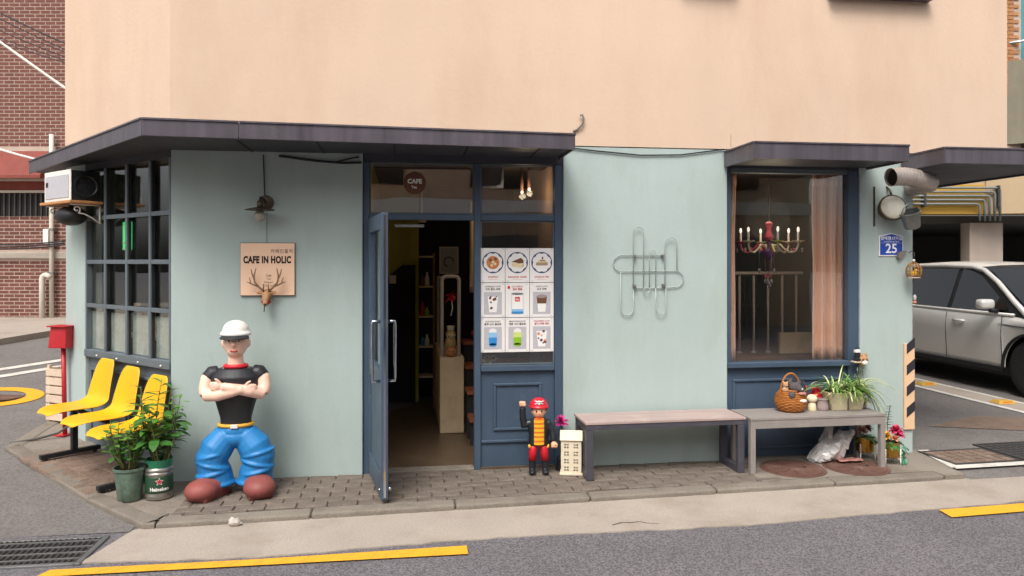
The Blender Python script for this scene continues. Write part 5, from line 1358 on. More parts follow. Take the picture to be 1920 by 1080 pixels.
for k in range(14):
    a = r8.uniform(-.8, .5); (G2 if k % 2 else G1).leaf((.12, r8.uniform(-.04, .04), .155), (math.cos(a), math.sin(a) - .3, .35), r8.uniform(.30, .42), .010, 2.9, .25, 8)
o = G1.build('foliage', 'leaf_spider', sp_, smooth=True); o['kind'] = 'stuff'; o = G2.build('foliage', 'leaf_pale', sp_, smooth=True); o['kind'] = 'stuff'
G = MB()
for (x, z) in ((.26, .20), (.33, .17), (.40, .12)):
    G.tube([(.12, 0, .17), (.12 + x*.5, -.01, .24 + z*.1), (.12 + x, -.02, z)], .0018, 5)
G.build('runner', 'leaf_pale', sp_)
su = thing('trailing_succulent', 'small yellow green trailing succulent at the right end of the grey bench', 'plant', (3.853, -.20, BT))
g = MB(); g.lathe([(.03, 0), (.036, .05), (.03, .052)], 14); g.build('cup', 'mauve_ceramic', su, smooth=True)
g = MB()
for k in range(70):
    p = Vector((r8.gauss(0, .026), r8.gauss(-.01, .026), .045 + abs(r8.gauss(0, .025)))); g.leaf(p, (r8.uniform(-1, 1), r8.uniform(-1, 1), r8.uniform(-.2, 1)), .024, .014, .4)
o = g.build('foliage', 'drink_lime', su, smooth=True); o['kind'] = 'stuff'
# ornaments on the end of the window sill
ow = thing('ceramic_owl', 'brown and white round ornament hanging at the end of the window sill', 'ornament', (3.955, -.05, .785))
g = MB(); g.ell((0, 0, .05), (.045, .036, .05), 18, 12); g.ell((-.02, -.01, .10), (.014, .01, .02), 10, 6); g.ell((.022, -.01, .10), (.014, .01, .02), 10, 6); g.build('body', 'deer_hide', ow, remesh=.004, sm=2)
g = MB(); g.ell((0, -.03, .035), (.026, .014, .022), 12, 8); g.build('belly', 'white_paint', ow, smooth=True)
for s in (-1, 1): g = MB(); g.ell((s*.018, -.032, .062), (.010, .006, .010), 10, 6); g.build('eye', 'food_brown', ow, smooth=True)
tl = thing('tin_lantern', 'little dark tin lantern with white band on the window sill end', 'lantern', (3.905, -.045, .832))
g = MB(); g.lathe([(.03, 0), (.032, .02), (.022, .025), (.022, .07), (.028, .075)], 14); g.build('body', 'black_metal', tl, smooth=True, angle=40)
g = MB(); g.lathe([(.029, .076), (.029, .096), (.02, .10)], 14); g.build('band', 'white_paint', tl, smooth=True, angle=40)
g = MB(); g.tube(arc((0, 0, .10), .022, 0, 3.14, 8), .003, 5); g.build('handle', 'black_metal', tl)
g = MB(); g.box(-.045, .045, -.03, .03, -.012 + .0, -.0005); g.build('foot_board', 'pale_wood', tl)
iv = thing('hanging_creeper', 'thin grey green creeper hanging below the window sill end', 'plant', (3.93, -.03, .78))
g = MB()
for k in range(60):
    z = -r8.random()*.20; g.leaf((r8.gauss(.0, .030), r8.gauss(-.015, .012), z), (r8.uniform(-.6, .6), -.4, r8.uniform(-1, .2)), .045, .009, .8)
o = g.build('foliage', 'glazed_green', iv, smooth=True); o['kind'] = 'stuff'
g = MB()
for k in range(4): g.tube([(0 + .015*k-.02, -.01, 0), (.02*k-.03, -.018, -.12), (.02*k-.03, -.015, -.2)], .0025, 5)
g.build('stem', 'stem', iv)
# ---- under and beside the bench
pb = thing('plastic_bag', 'crumpled translucent plastic bag under the grey bench', 'bag', (3.56, -.16, 0), R(10))
rb2 = random.Random(15)
def crumple(spine, nseg, name):
    """thin film: a tube of facets with creases pushed in and out"""
    g = MB(); rings = []; m = len(spine)
    for j in range(3*(m-1)+1):
        k = min(j//3, m-2); t = j/3 - k
        cx, cy, cz, ra, rb_ = [spine[k][q]*(1-t) + spine[k+1][q]*t for q in range(5)]
        ring_ = []
        for i in range(nseg):
            a = 2*math.pi*(i + .5*(j % 2))/nseg; f = 1 + .16*math.sin(3*a + j*.9) + rb2.uniform(-.08, .08)
            ring_.append((cx + rb2.uniform(-.005, .005), cy + ra*f*math.cos(a), max(cz + rb_*f*math.sin(a), .004 + rb2.random()*.004)))
        rings.append(ring_)
    v = [p for r_ in rings for p in r_]; f = []
    for j in range(len(rings)-1):
        for i in range(nseg):
            a, b, c, d = j*nseg+i, j*nseg+(i+1) % nseg, (j+1)*nseg+(i+1) % nseg, (j+1)*nseg+i
            f += [(a, b, c), (a, c, d)]
    g.add(v, f + [tuple(range(nseg))[::-1]])
    return g.build(name, 'plastic_bag', pb)
crumple([(-.17, 0, .02, .05, .02), (-.10, -.01, .075, .09, .07), (0, -.01, .095, .10, .09), (.09, 0, .12, .095, .095), (.15, 0, .165, .08, .075), (.21, 0, .205, .055, .04), (.27, 0, .235, .02, .014)], 17, 'bag_body')
crumple([(.0, .05, .12, .06, .06), (.04, .05, .22, .055, .05), (.07, .05, .30, .035, .035), (.085, .05, .36, .05, .03)], 13, 'bag_neck')
def manhole(x, y, lbl):
    m_ = thing('manhole_cover', lbl, 'manhole', (x, y, 0))
    g = MB(); g.lathe([(.262, -.002), (.262, .006), (.238, .007), (.236, .003), (.02, .003)], 40); g.build('ring', 'rust_iron', m_)
    g = MB(); g.lathe([(.230, .0035), (.229, .010), (.19, .011), (.188, .008), (.05, .008), (.04, .012), (.01, .012)], 40); lid = g.build('lid', 'rust_iron', m_)
    for k in range(10):
        g = MB(); a = k*math.pi/5; g.at(Matrix.Rotation(a, 4, 'Z')); g.box(.07, .175, -.010, .010, .0085, .0115); g.build('tread_bar', 'rust_iron', lid)
    g = MB(); g.lathe([(.016, .0125), (.016, .0135)], 10, (.10, .0, 0)); g.build('key_hole', 'dark_void', lid)
manhole(3.14, -.345, 'rusty round manhole cover in the pavement nearer the dark bench')
manhole(3.68, -.375, 'rusty round manhole cover under the right end of the grey bench')
cl = MB(); cr_ = random.Random(6); rows = []
for j in range(7): rows.append([(-.11 + .22*i/8 + cr_.uniform(-.01, .01), -.06 + .12*j/6 + cr_.uniform(-.01, .01), .018 + cr_.uniform(0, .022)) for i in range(9)])
cl.grid(rows); o = cl.build('rag', 'cloth_rose', None, smooth=True, loc=(3.70, -.24, .0), solid=.003); subsurf(o, 1); tag(o, 'crumpled rose coloured rag lying on the rusty manhole cover', 'rag')
def gold_planter(x, y, lbl, flowers, seed):
    gpn = thing('gold_planter', lbl, 'planter', (x, y, 0))
    g = MB(); g.lathe([(.068, .060), (.074, .064), (.079, .185), (.073, .185), (.068, .075), (.01, .075)], 26); g.build('bowl', 'gold_metal', gpn, smooth=True, angle=40)
    for k in range(4):
        a = R(35) + k*math.pi/2; cx, cy = .088*math.cos(a), .088*math.sin(a)
        g = MB(); g.tube([(.04*math.cos(a), .04*math.sin(a), .050), (cx, cy, .050), (cx, cy, .135)], .0055, 6); g.tube([(cx, cy, .055), (cx, cy, .0)], .0055, 6); g.build('stand_leg', 'white_paint', gpn, smooth=True)
    g = MB(); g.lathe([(.07, .15), (.06, .175), (.01, .18)], 16); g.build('soil', 'soil', gpn, smooth=True)
    q = random.Random(seed)
    for (dx, dy, dz, rad, m, n) in flowers:
        g = MB()
        for k in range(n):
            a = k*2.399; e = 1.3 - 1.5*k/n
            g.leaf((dx, dy, dz), (math.cos(a)*math.cos(e), math.sin(a)*math.cos(e), math.sin(e)), rad*q.uniform(.85, 1.1), rad*.62, .5, .4)
        g.build('blossom', m, gpn, smooth=True)
        g = MB(); g.tube([(dx*.3, dy*.3, .16), (dx, dy, dz)], .003, 5); g.build('flower_stalk', 'leaf_dark', gpn)
    L_ = MB()
    for k in range(26):
        a = q.uniform(0, 6.28); L_.leaf((.03*math.cos(a), .03*math.sin(a), .18), (math.cos(a), math.sin(a), q.uniform(.0, .8)), q.uniform(.07, .13), .034, 1.2)
    o = L_.build('leaves', 'leaf_dark', gpn, smooth=True); o['kind'] = 'stuff'
    return gpn, q
gpn, q = gold_planter(4.035, -.30, 'gold pot on white legs with pink and yellow flowers beside the striped post', [(.045, -.02, .275, .062, 'petal_pink', 26), (.072, -.03, .235, .05, 'petal_pink', 20), (-.055, -.04, .235, .05, 'petal_yellow', 22), (.010, -.055, .215, .042, 'petal_peach', 18)], 3)
g = MB(); g.tube([(-.01, .0, .17), (-.015, .01, .33), (.005, .0, .49)], .004, 6)
g.build('eucalyptus_stem', 'stem', gpn)
g = MB()
for k in range(9):
    z = .30 + k*.022
    for s in (-1, 1): g.leaf((-.012 + k*.0018, .005, z), (s*1.0, -.3*(-1)**k, .25), .052 - k*.003, .026, .4)
o = g.build('eucalyptus_leaves', 'leaf_blue', gpn, smooth=True); o['kind'] = 'stuff'
g = MB()
for k in range(26): g.leaf((.085 + q.gauss(0, .012), -.05 + q.gauss(0, .01), .17 - k*.0058), (q.uniform(-.3, 1), q.uniform(-1, .2), -.5), .045, .022, .5)
o = g.build('trailing_leaves', 'keg_rim', gpn, smooth=True); o['kind'] = 'stuff'
gpn, q = gold_planter(3.93, -.115, 'gold pot on white legs with dark dried flowers behind the grey bench leg', [(-.03, -.02, .235, .05, 'cloth_rose', 18), (.03, 0, .25, .05, 'food_brown', 18)], 5)

# ---- right pillar
spg = thing('striped_guard', 'cream corner guard board with slanted black stripes on the pillar', 'corner guard', (4.425, -.002, .21))
g = MB(); g.box(-.052, .048, -.018, 0, 0, .762); g.build('board', 'striped_cream', spg, bevel=.002)
for k in range(4):
    z = .105 + k*.188
    g = MB(); g.xz([(-.030, z), (.0485, z+.062), (.0485, z+.150), (-.030, z+.088)], -.0205, -.0185); g.build('stripe', 'striped_black', spg)
ns = thing('house_number_plate', 'blue house number plate 25 with white border on the pillar', 'sign', (4.252, -.002, 1.845))
g = MB(); g.xz([(-.117, -.095), (.117, -.095), (.117, .085), (0, .112), (-.117, .085)], -.008, 0); g.build('border', 'sign_white', ns, bevel=.003)
g = MB(); g.xz([(-.107, -.083), (.107, -.083), (.107, .077), (0, .102), (-.107, .077)], -.0105, -.0085); g.build('field', 'sign_blue', ns)
text('number', '25', .115, 'sign_white', ns, (0, -.0118, -.030), bold=.002)
text('street_name', '성덕정17가길', .036, 'sign_white', ns, (0, -.0118, .062), bold=.0008, xs=1.05)
text('street_name', 'Seongdeokjeong 17ga-gil', .015, 'sign_white', ns, (0, -.0118, .036))
g = MB(); g.box(-.10, .10, -.0116, -.0110, .022, .0235); g.build('rule', 'sign_white', ns)
# crimped duct elbow sticking out under the awning
du = thing('exhaust_duct', 'crimped silver duct elbow poking out of the pillar under the awnings', 'duct', (4.24, 0, 2.40))
g = MB(); pth = []; rad = []
for i in range(40):
    t = i/39; pth.append((.26 - .42*t, -.21 - .04*t, .05*math.sin(t*2.2) - .02)); rad.append(.074 + (.004 if i % 3 == 0 else 0))
g.tube(pth, rad, 20, caps=False); g.build('pipe', 'duct_metal', du, smooth=True, solid=.003)
g = MB(); g.tube([(.17, -.02, -.05), (.20, -.08, -.045), (.235, -.15, -.03), (.255, -.205, -.02)], [.072]*4, 18); g.build('elbow', 'duct_metal', du, smooth=True)
g = MB(); M_ = rotm(ry=R(90), loc=(-.135, -.249, .02)); g.at(M_); g.lathe([(.069, 0), (.069, .004)], 20); g.build('mouth', 'dark_void', du)
fl_ = thing('round_floodlight', 'round metal floodlight with frosted lens on the pillar', 'lamp', (4.215, -.05, 2.165))
M_ = rotm(rx=R(78), rz=R(-12)); g = MB().at(M_); g.lathe([(.06, -.05), (.10, -.02), (.112, .02), (.118, .05), (.112, .062), (.104, .062), (.102, .05), (.02, .05)], 30); g.build('housing', 'brass_dark', fl_, smooth=True, angle=40)
g = MB().at(M_); g.lathe([(.108, .056), (.098, .074), (.05, .088), (.005, .092)], 26); g.build('lens', 'lens_glass', fl_, smooth=True)
g = MB(); g.tube([(0, .048, .20), (.0, .0, .16), (0, -.02, .11)], .010, 6); g.build('stem', 'brass_dark', fl_, smooth=True)
g = MB(); g.box(-.13, -.12, .035, .048, -.15, .20); g.build('back_strip', 'brass_dark', fl_)
bu = thing('tin_bucket', 'small tilted tin bucket hanging beside the round floodlight', 'bucket', (4.335, -.16, 2.07))
M_ = rotm(rx=R(14), ry=R(-22)) @ Matrix.Scale(1.25, 4); g = MB().at(M_); g.lathe([(.050, -.06), (.052, -.055), (.066, .05), (.069, .052), (.069, .058), (.062, .058), (.05, -.05), (.01, -.052)], 24); g.build('body', 'galv', bu, smooth=True, angle=50)
g = MB().at(M_); g.tube(arc((0, 0, .05), .064, 0, math.pi, 14), .004, 6); g.build('handle', 'galv', bu, smooth=True)
g = MB(); g.tube([(-.02, .155, .05), (-.03, .10, .10), (-.02, .02, .11)], .004, 6); g.build('hook', 'iron', bu)
bcg = thing('bird_cage', 'small round wire bird cage hanging from a grey bracket on the pillar', 'bird cage', (4.405, -.10, 1.63))
for k in range(12):
    a = k*math.pi/6; g = MB(); g.tube([(math.cos(a)*r_, math.sin(a)*r_, z) for r_, z in ((.012, .066), (.040, .052), (.062, .01), (.062, -.03), (.050, -.062))], .0032, 5); g.build('wire', 'cage_wire', bcg, smooth=True)
for z, r_ in ((.03, .055), (-.01, .064), (-.045, .058)):
    g = MB(); g.tube([(r_*math.cos(a), r_*math.sin(a), z) for a in [i*.2618 for i in range(24)]], .003, 5, closed=True); g.build('hoop', 'cage_wire', bcg, smooth=True)
g = MB(); g.lathe([(.052, -.072), (.054, -.063)], 24); g.build('tray', 'pale_wood', bcg)
g = MB(); g.ell((0, 0, .082), .012, 10, 8); g.build('bead', 'white_paint', bcg, smooth=True)
g = MB(); g.ell((0, 0, -.03), (.03, .028, .022), 12, 8); g.ell((.012, -.01, -.004), .014, 10, 8); g.build('bird', 'petal_yellow', bcg, smooth=True)
g = MB(); g.tube([(0, 0, .09), (.004, 0, .125), (.012, .01, .15), (.002, .03, .165), (-.012, .05, .15)], .004, 6); g.build('hook', 'iron', bcg, smooth=True)
g = MB(); g.xz([(-.028, .15), (-.020, .17), (-.06, .165), (-.10, .15), (-.10, .10), (-.075, .095), (-.05, .125)], .06, .098); g.build('bracket', 'bracket_grey', bcg, bevel=.003)
hb2 = thing('hanging_ornament', 'little pale hanging ornament with red end at the pillar corner', 'ornament', (4.500, .02, 1.40))
g = MB(); g.tube([(0, 0, 0), (0, 0, .13)], .002, 5); g.build('string', 'ink_grey', hb2); g = MB(); g.ell((0, 0, -.02), (.016, .016, .028), 10, 8); g.build('body', 'white_paint', hb2, smooth=True); g = MB(); g.ell((0, 0, -.062), (.020, .018, .014), 10, 8); g.build('end', 'petal_peach', hb2, smooth=True)
# drain covers in the parking ground
def grate(x, y, rz, w, d, m, lbl, nx, ny):
    t = thing('ground_grate', lbl, 'grate', (x, y, 0), rz)
    g = MB(); g.box(-w/2, w/2, -d/2, d/2, -.004, .004); g.build('plate', 'dark_void' if m == 'iron' else 'joint_sand', t)
    for (a, b, c, e) in ((-w/2-.03, w/2+.03, -d/2-.03, -d/2), (-w/2-.03, w/2+.03, d/2, d/2+.03), (-w/2-.03, -w/2, -d/2, d/2), (w/2, w/2+.03, -d/2, d/2)):
        g = MB(); g.box(a, b, c, e, -.003, .0085); g.build('frame_bar', 'iron', t)
    cw, cd = w/nx, d/ny
    for i in range(nx):
        for j in range(ny):
            g = MB(); g.box(-w/2 + i*cw + .006, -w/2 + (i+1)*cw - .006, -d/2 + j*cd + .006, -d/2 + (j+1)*cd - .006, .0041, .0075 if m != 'iron' else .006); g.build('block', m, t)
grate(4.86, -.20, R(3), .60, .38, 'paver_brown', 'square cover inlaid with brown bricks inside the white parking line', 6, 4)
grate(5.60, -.08, R(3), .70, .50, 'iron', 'dark iron grate in the parking ground beside the brick inlaid cover', 10, 7)
for k in range(2):
    ws = thing('line_marker', ('orange reflective marker block on the parking strip near the corner', 'orange reflective marker block on the parking strip beside the white car')[k], 'marker', (7.12, 3.35 - k*1.35, 0))
    g = MB(); g.loft([[(-.12, -.09, 0), (.12, -.09, 0), (.12, .09, 0), (-.12, .09, 0)], [(-.09, -.05, .035), (.09, -.05, .035), (.09, .05, .035), (-.09, .05, .035)]]); g.build('block', 'garage_ochre', ws, bevel=.005)
    g = MB(); g.box(-.06, .06, -.075, -.068, .012, .026); g.build('reflector', 'toy_orange', ws)
# ================================================================== THINGS INSIDE
# chandelier in the shop window
ch = thing('chandelier', 'pink and cream glass chandelier with candle bulbs hanging behind the shop window', 'chandelier', (3.335, .45, 1.80))
g = MB(); g.tube([(0, 0, .27), (0, 0, .81)], .005, 6); g.build('chain', 'brass_dark', ch)
g = MB(); g.lathe([(.055, .81), (.05, .80), (.018, .755), (.012, .75)], 16); g.build('ceiling_rose', 'rail_white', ch, smooth=True)
g = MB(); g.lathe([(.008, .275), (.032, .262), (.036, .245), (.020, .205), (.026, .165), (.043, .135), (.040, .115), (.018, .10)], 18); g.build('vase_stem', 'chand_pink', ch, smooth=True)
g = MB(); g.lathe([(.012, .10), (.018, .05), (.012, .02), (.075, .0), (.072, -.02), (.03, -.05), (.012, -.09)], 20); g.build('hub', 'chand_purple', ch, smooth=True)
for k in range(6):
    a = R(20) + k*math.pi/3; ca, sa = math.cos(a), math.sin(a)
    def Q(r_, z): return (r_*ca, r_*sa, z)
    mt = ('chand_cream', 'chand_cream', 'chand_pink', 'chand_cream', 'chand_green', 'chand_cream')[k]
    g = MB(); g.tube([Q(.03, .0), Q(.06, .055), (Q(.10, .06)), Q(.14, .015), Q(.19, -.015), Q(.24, .0), Q(.26, .05), Q(.26, .07)], .010, 8); ar = g.build('arm', mt, ch, smooth=True)
    c = Q(.26, 0)
    g = MB(); g.lathe([(.01, .070), (.055, .088), (.058, .094), (.02, .090)], 16, c); g.build('drip_pan', mt, ar, smooth=True)
    g = MB(); g.lathe([(.010, .092), (.010, .165), (.008, .168)], 10, c); g.build('candle', 'white_paint', ar, smooth=True, angle=40)
    g = MB(); g.ell((c[0], c[1], .195), (.012, .012, .026), 10, 8); g.build('bulb', 'candle_lit', ar, smooth=True)
    for j in range(2):
        d = Q(.26 + .035*(-1)**j, 0); g = MB(); g.tube([(d[0], d[1], .085), (d[0], d[1], .03)], .0015, 4); g.ell((d[0], d[1], .010), (.011, .011, .022), 8, 6); g.build('crystal_drop', 'chand_pink' if j else 'crystal', ar, smooth=True)
for k in range(7):
    a = k*.9; rr_ = .05 + .035*(k % 2); zz = -.16 - .05*(k % 3); g = MB(); g.tube([(rr_*math.cos(a), rr_*math.sin(a), -.02), (rr_*math.cos(a), rr_*math.sin(a), zz)], .0016, 4); g.ell((rr_*math.cos(a), rr_*math.sin(a), zz-.02), (.014, .014, .022), 8, 6); g.build('crystal_drop', ('crystal', 'chand_pink', 'crystal')[k % 3], ch, smooth=True)
g = MB(); g.tube([(0, 0, -.09), (0, 0, -.28)], .002, 4); g.ell((0, 0, -.31), (.024, .024, .03), 8, 6); g.build('bottom_crystal', 'crystal', ch, smooth=True)
lt = bpy.data.lights.new('chandelier_light', 'POINT'); lt.energy = 4.5; lt.color = (1, .80, .58); lt.shadow_soft_size = .22
lo_ = bpy.data.objects.new('lamp_light', lt); C.objects.link(lo_); lo_.parent = ch; lo_.location = (0, 0, .30)
# curtains
def curtain(x0, x1, seed, lbl):
    c = thing('curtain', lbl, 'curtain', (x0, .185, .80)); W__ = x1-x0; n = int(W__/.008); q = random.Random(seed); rows = []
    ph = [q.uniform(0, 6) for _ in range(3)]
    for j in range(13):
        z = 1.69*j/12; tgt = 1 - .04*math.sin(j/12*3)
        rows.append([(W__*i/n*tgt, .028*math.sin(i/n*W__*62 + ph[0] + .15*math.sin(j*.5)) + .012*math.sin(i/n*W__*131 + ph[1]) + .006*math.sin(j*.8 + i*.05), z) for i in range(n+1)])
    g = MB(); g.grid(rows); g.build('drape', 'curtain_cloth', c, smooth=True, solid=.003)
    g = MB(); rows2 = [[(x, y*1.15 - .004, z) for x, y, z in [(p[0], p[1], 1.58 + .11*k) for p in rows[-1]]] for k in (0, 1)]
    g.grid(rows2); g.build('heading_tape', 'curtain_cloth', c, smooth=True, solid=.003)
curtain(2.66, 2.90, 2, 'narrow gathered peach curtain at the edge of the shop window beside the green wall')
curtain(3.60, 4.08, 5, 'wide gathered peach curtain in the shop window behind the planter')
g = MB(); g.tube([(2.64, .185, 2.51), (4.2, .185, 2.51)], .012, 8); tag(g.build('curtain_rod', 'brass_dark', None, smooth=True), 'dark rod carrying the peach curtains of the shop window', 'rod')
# railing behind the chandelier
def railing(x0, x1, y, z0, z1, n, r_, m, lbl, top):
    t = thing('stair_railing', lbl, 'railing', (x0, y, z0))
    g = MB(); g.box(0, x1-x0, -top, top, z1-z0-.03, z1-z0); g.build('top_rail', m, t, bevel=.004)
    for k in range(n):
        x = .06 + (x1-x0-.12)*k/(n-1); g = MB(); g.tube([(x, 0, 0), (x, 0, z1-z0-.031)], r_, 10); b = g.build('baluster', m, t, smooth=True)
        g = MB(); g.lathe([(r_*2.2, .0), (r_*2.0, .012), (r_*1.1, .018)], 10, (x, 0, 0)); g.build('foot', m, b, smooth=True)
    return t
railing(3.18, 4.08, 1.2, .762, 1.60, 6, .013, 'rail_white', 'white railing with thin balusters behind the hanging chandelier', .03)
t = railing(2.75, 4.25, 2.45, .762, 1.55, 19, .010, 'grey_pipe', 'grey railing with close balusters deep inside the shop window', .02)
g = MB(); g.box(0, 1.5, -.01, .01, .40, .42); g.build('mid_rail', 'grey_pipe', t)
# doorway oddments
ow2 = thing('owl_figurine', 'pale owl figurine wearing a crown on the cream half wall', 'figurine', (.435, 1.43, .757))
g = MB(); g.ell((0, 0, .13), (.058, .05, .075), 16, 12); g.ell((0, 0, .215), (.052, .045, .045), 16, 10); g.build('body', 'owl_cream', ow2, smooth=True)
for s in (-1, 1):
    g = MB(); g.ell((s*.022, -.043, .20), (.020, .006, .020), 12, 8); e = g.build('eye_ring', 'food_cream', ow2, smooth=True); g = MB(); g.ell((s*.022, -.050, .20), (.008, .004, .008), 8, 6); g.build('pupil', 'ink', e, smooth=True)
g = MB(); g.lathe([(.035, .255), (.042, .30), (.038, .30), (.03, .256)], 12); g.build('crown', 'ivory_metal', ow2)
fh = thing('head_figurine', 'orange ceramic head figurine in front of the owl on the half wall', 'figurine', (.435, 1.345, .757))
g = MB(); g.ell((0, 0, .048), (.052, .035, .048), 16, 10); g.build('body', 'food_orange', fh, smooth=True)
for s in (-1, 1): g = MB(); g.ell((s*.018, -.033, .055), .006, 8, 6); g.build('eye', 'ink', fh)
fan = thing('ceiling_fan', 'pale three bladed ceiling fan inside the doorway', 'fan', (.16, 2.3, 2.17))
g = MB(); g.lathe([(.05, -.03), (.06, 0), (.05, .03), (.015, .04), (.015, .44)], 16); g.build('motor', 'inner_cream', fan, smooth=True, angle=50)
for k in range(3):
    M_ = rotm(rz=R(10 + 120*k), ry=R(-4)); g = MB().at(M_); g.box(.06, .50, -.045, .045, -.006, .0); g.build('blade', 'inner_cream', fan, bevel=.002)
fr = thing('framed_picture', 'white framed picture on the dark wall beyond the handrail', 'picture', (.52, 3.29, 1.72))
g = MB(); g.box(-.12, .12, -.015, 0, -.17, .17); g.build('frame', 'rail_white', fr); g = MB(); g.box(-.10, .10, -.018, -.0155, -.15, .15); g.build('print', 'print_grey', fr); g = MB(); g.tube(arc((0, -.019, -.02), .06, 0, 4.5, 14), .008, 6); g.build('drawing', 'ink_grey', fr)
rd = thing('red_flowers', 'red artificial flowers tied to the handrail inside the doorway', 'flowers', (.44, 1.40, 1.36))
g = MB()
for k in range(30): g.leaf((r8.gauss(0, .02), -.03, r8.gauss(0, .02)), (r8.uniform(-1, 1), -.6, r8.uniform(-1, 1)), .05, .024, .5)
o = g.build('petals', 'toy_red', rd, smooth=True); o['kind'] = 'stuff'
g = MB(); g.tube([(0, -.02, -.02), (.01, -.02, -.12), (-.005, -.02, -.2)], .006, 6); g.build('ribbon', 'white_paint', rd)
hc = thing('hanging_cloth', 'pale ragged cloth hanging beside the stair inside the doorway', 'cloth', (.70, 1.7, 1.38))
g = MB(); rows = [[(-.05 + .1*i/6, .012*math.sin(i*1.7 + j*.3), .95*j/12) for i in range(7)] for j in range(13)]; g.grid(rows); g.build('drape', 'inner_cream', hc, smooth=True, solid=.003)
rcu = thing('red_cushion', 'dark red cushion on the stair inside the doorway', 'cushion', (.85, 1.62, .89))
g = MB(); g.ell((0, 0, .07), (.20, .16, .08), 18, 10); g.build('pad', 'ink_red', rcu, smooth=True)
shf = thing('display_shelf', 'narrow shelf of trinkets behind the cream half wall', 'shelf', (.20, 2.75, .0))
for k in range(5): g = MB(); g.box(-.06, .10, -.10, .10, .35 + k*.35, .37 + k*.35); g.build('board', 'inner_cream', shf)
g = MB(); g.box(.101, .12, -.10, .10, .0, 1.80); g.build('side_panel', 'inner_brown', shf)
for k in range(6):
    tr_ = thing('trinket', ('blue glass bottle on the narrow display shelf', 'cream vase on the narrow display shelf', 'red tin on the narrow display shelf', 'green bottle on the narrow display shelf', 'brown jug on the narrow display shelf', 'white cup on the narrow display shelf')[k], 'trinket', (.18 + .05*(k % 2), 2.69, .722 + (k//2)*.35))
    g = MB(); hh = .10 + .03*(k % 3); g.lathe([(.022, 0), (.028, .01), (.026, hh*.6), (.012, hh*.8), (.014, hh)], 12); g.build('body', ('drink_blue', 'cream_ceramic', 'toy_red', 'drink_green', 'food_brown', 'white_paint')[k], tr_, smooth=True)
orn = thing('gold_ornament', 'string of gold and orange ornaments hanging behind the door jamb', 'ornament', (-.275, .22, 1.25))
for k in range(9): g = MB(); g.ell((r8.uniform(-.012, .012), r8.uniform(-.01, .01), .62 - k*.13), (.020, .020, .036), 10, 8); g.build('bead', ('gold_metal', 'toy_orange', 'gold_metal', 'food_orange', 'deer_hide', 'white_paint', 'ink_red', 'food_orange', 'toy_red')[k], orn, smooth=True)
g = MB(); g.tube([(0, 0, .70), (0, 0, -.45)], .003, 5); g.build('string', 'ink', orn)
# behind the transoms
dk = thing('round_sign', 'dark round sign with white lettering on the transom pane above the doorway', 'sign', (.062, .0635, 2.345))
M_ = rotm(rx=R(90)); g = MB().at(M_); g.lathe([(.090, 0), (.092, .004), (.088, .008)], 30); g.build('disc', 'food_brown', dk, smooth=True, angle=40)
text('lettering', 'CAFE', .05, 'sign_white', dk, (0, -.0092, .012), bold=.0022); text('lettering', 'Tea', .03, 'sign_white', dk, (-.005, -.0092, -.035), bold=.001)
g = MB(); g.tube([(0, -.004, .09), (0, -.004, .155)], .003, 5); g.build('chain', 'brass_dark', dk)
sl = thing('spot_lamp', 'pair of small lit spot lamps on a track behind the right transom pane', 'lamp', (1.12, 1.0, 2.33))
g = MB(); g.tube([(-.2, 0, .29), (.2, 0, .29)], .012, 6); g.build('track', 'black_metal', sl)
for k in range(2):
    lt = bpy.data.lights.new('spot_lamp_light', 'POINT'); lt.energy = 1.6; lt.color = (1, .78, .52); lt.shadow_soft_size = .03
    lo_ = bpy.data.objects.new('lamp_light', lt); C.objects.link(lo_); lo_.parent = sl; lo_.location = (-.03 + .07*k, -.06, .0 + .03*k)
    g = MB(); g.tube([(-.03 + .07*k, 0, .28), (-.03 + .07*k, -.02, .06 - .0*k)], [.012, .016], 10); hd = g.build('can', 'food_brown', sl, smooth=True); g = MB(); g.ell((-.03 + .07*k, -.03, .04 + .03*k), .012, 8, 6); g.build('lit_bulb', 'spot_lit', hd, smooth=True)
mf = thing('corner_mirror', 'mauve mirror with white ornate corner frame hung behind the right transom', 'mirror', (.695, .089, 2.385))
g = MB(); g.box(-.085, .09, 0, .006, -.05, .12); g.build('glass', 'mauve_ceramic', mf); g = MB(); g.tube([(-.085, -.008, -.062), (.03, -.008, -.06), (.085, -.008, -.055), (.092, -.008, .0), (.097, -.008, .12)], [.010, .015, .024, .015, .008], 7); g.build('frame', 'white_paint', mf, smooth=True)
# little spectacles ornament low behind the side pane
so = thing('white_ornament', 'small white curled ornament low behind the side pane under the posters', 'ornament', (.69, .14, .845))
g = MB(); g.tube(arc((-.025, 0, .045), .022, 0, 5.6, 14) , .006, 6); g.build('curl', 'white_paint', so, smooth=True); g = MB(); g.tube(arc((.03, 0, .045), .022, 3.6, 9.0, 14), .006, 6); g.build('curl', 'white_paint', so, smooth=True); g = MB(); g.ell((0, 0, .014), (.022, .015, .014), 10, 8); g.build('foot', 'white_paint', so, smooth=True)
tb_ = thing('side_table', 'small brown table behind the side pane', 'table', (.93, .42, 0))
g = MB(); g.box(-.28, .28, -.16, .16, .80, .83); g.build('top', 'inner_brown', tb_)
for sx in (-1, 1):
    for sy in (-1, 1): g = MB(); g.box(sx*.25-.02, sx*.25+.02, sy*.13-.02, sy*.13+.02, .004, .799); g.build('leg', 'inner_brown', tb_)
mcd = thing('menu_stand', 'pale folded card standing low behind the side pane', 'card', (1.10, .20, .832), R(10))
g = MB(); g.add([(-.06, 0, 0), (.06, 0, 0), (.045, .03, .14), (-.045, .03, .14)], [(0, 1, 2, 3)]); g.build('card', 'print_grey', mcd, solid=.003)

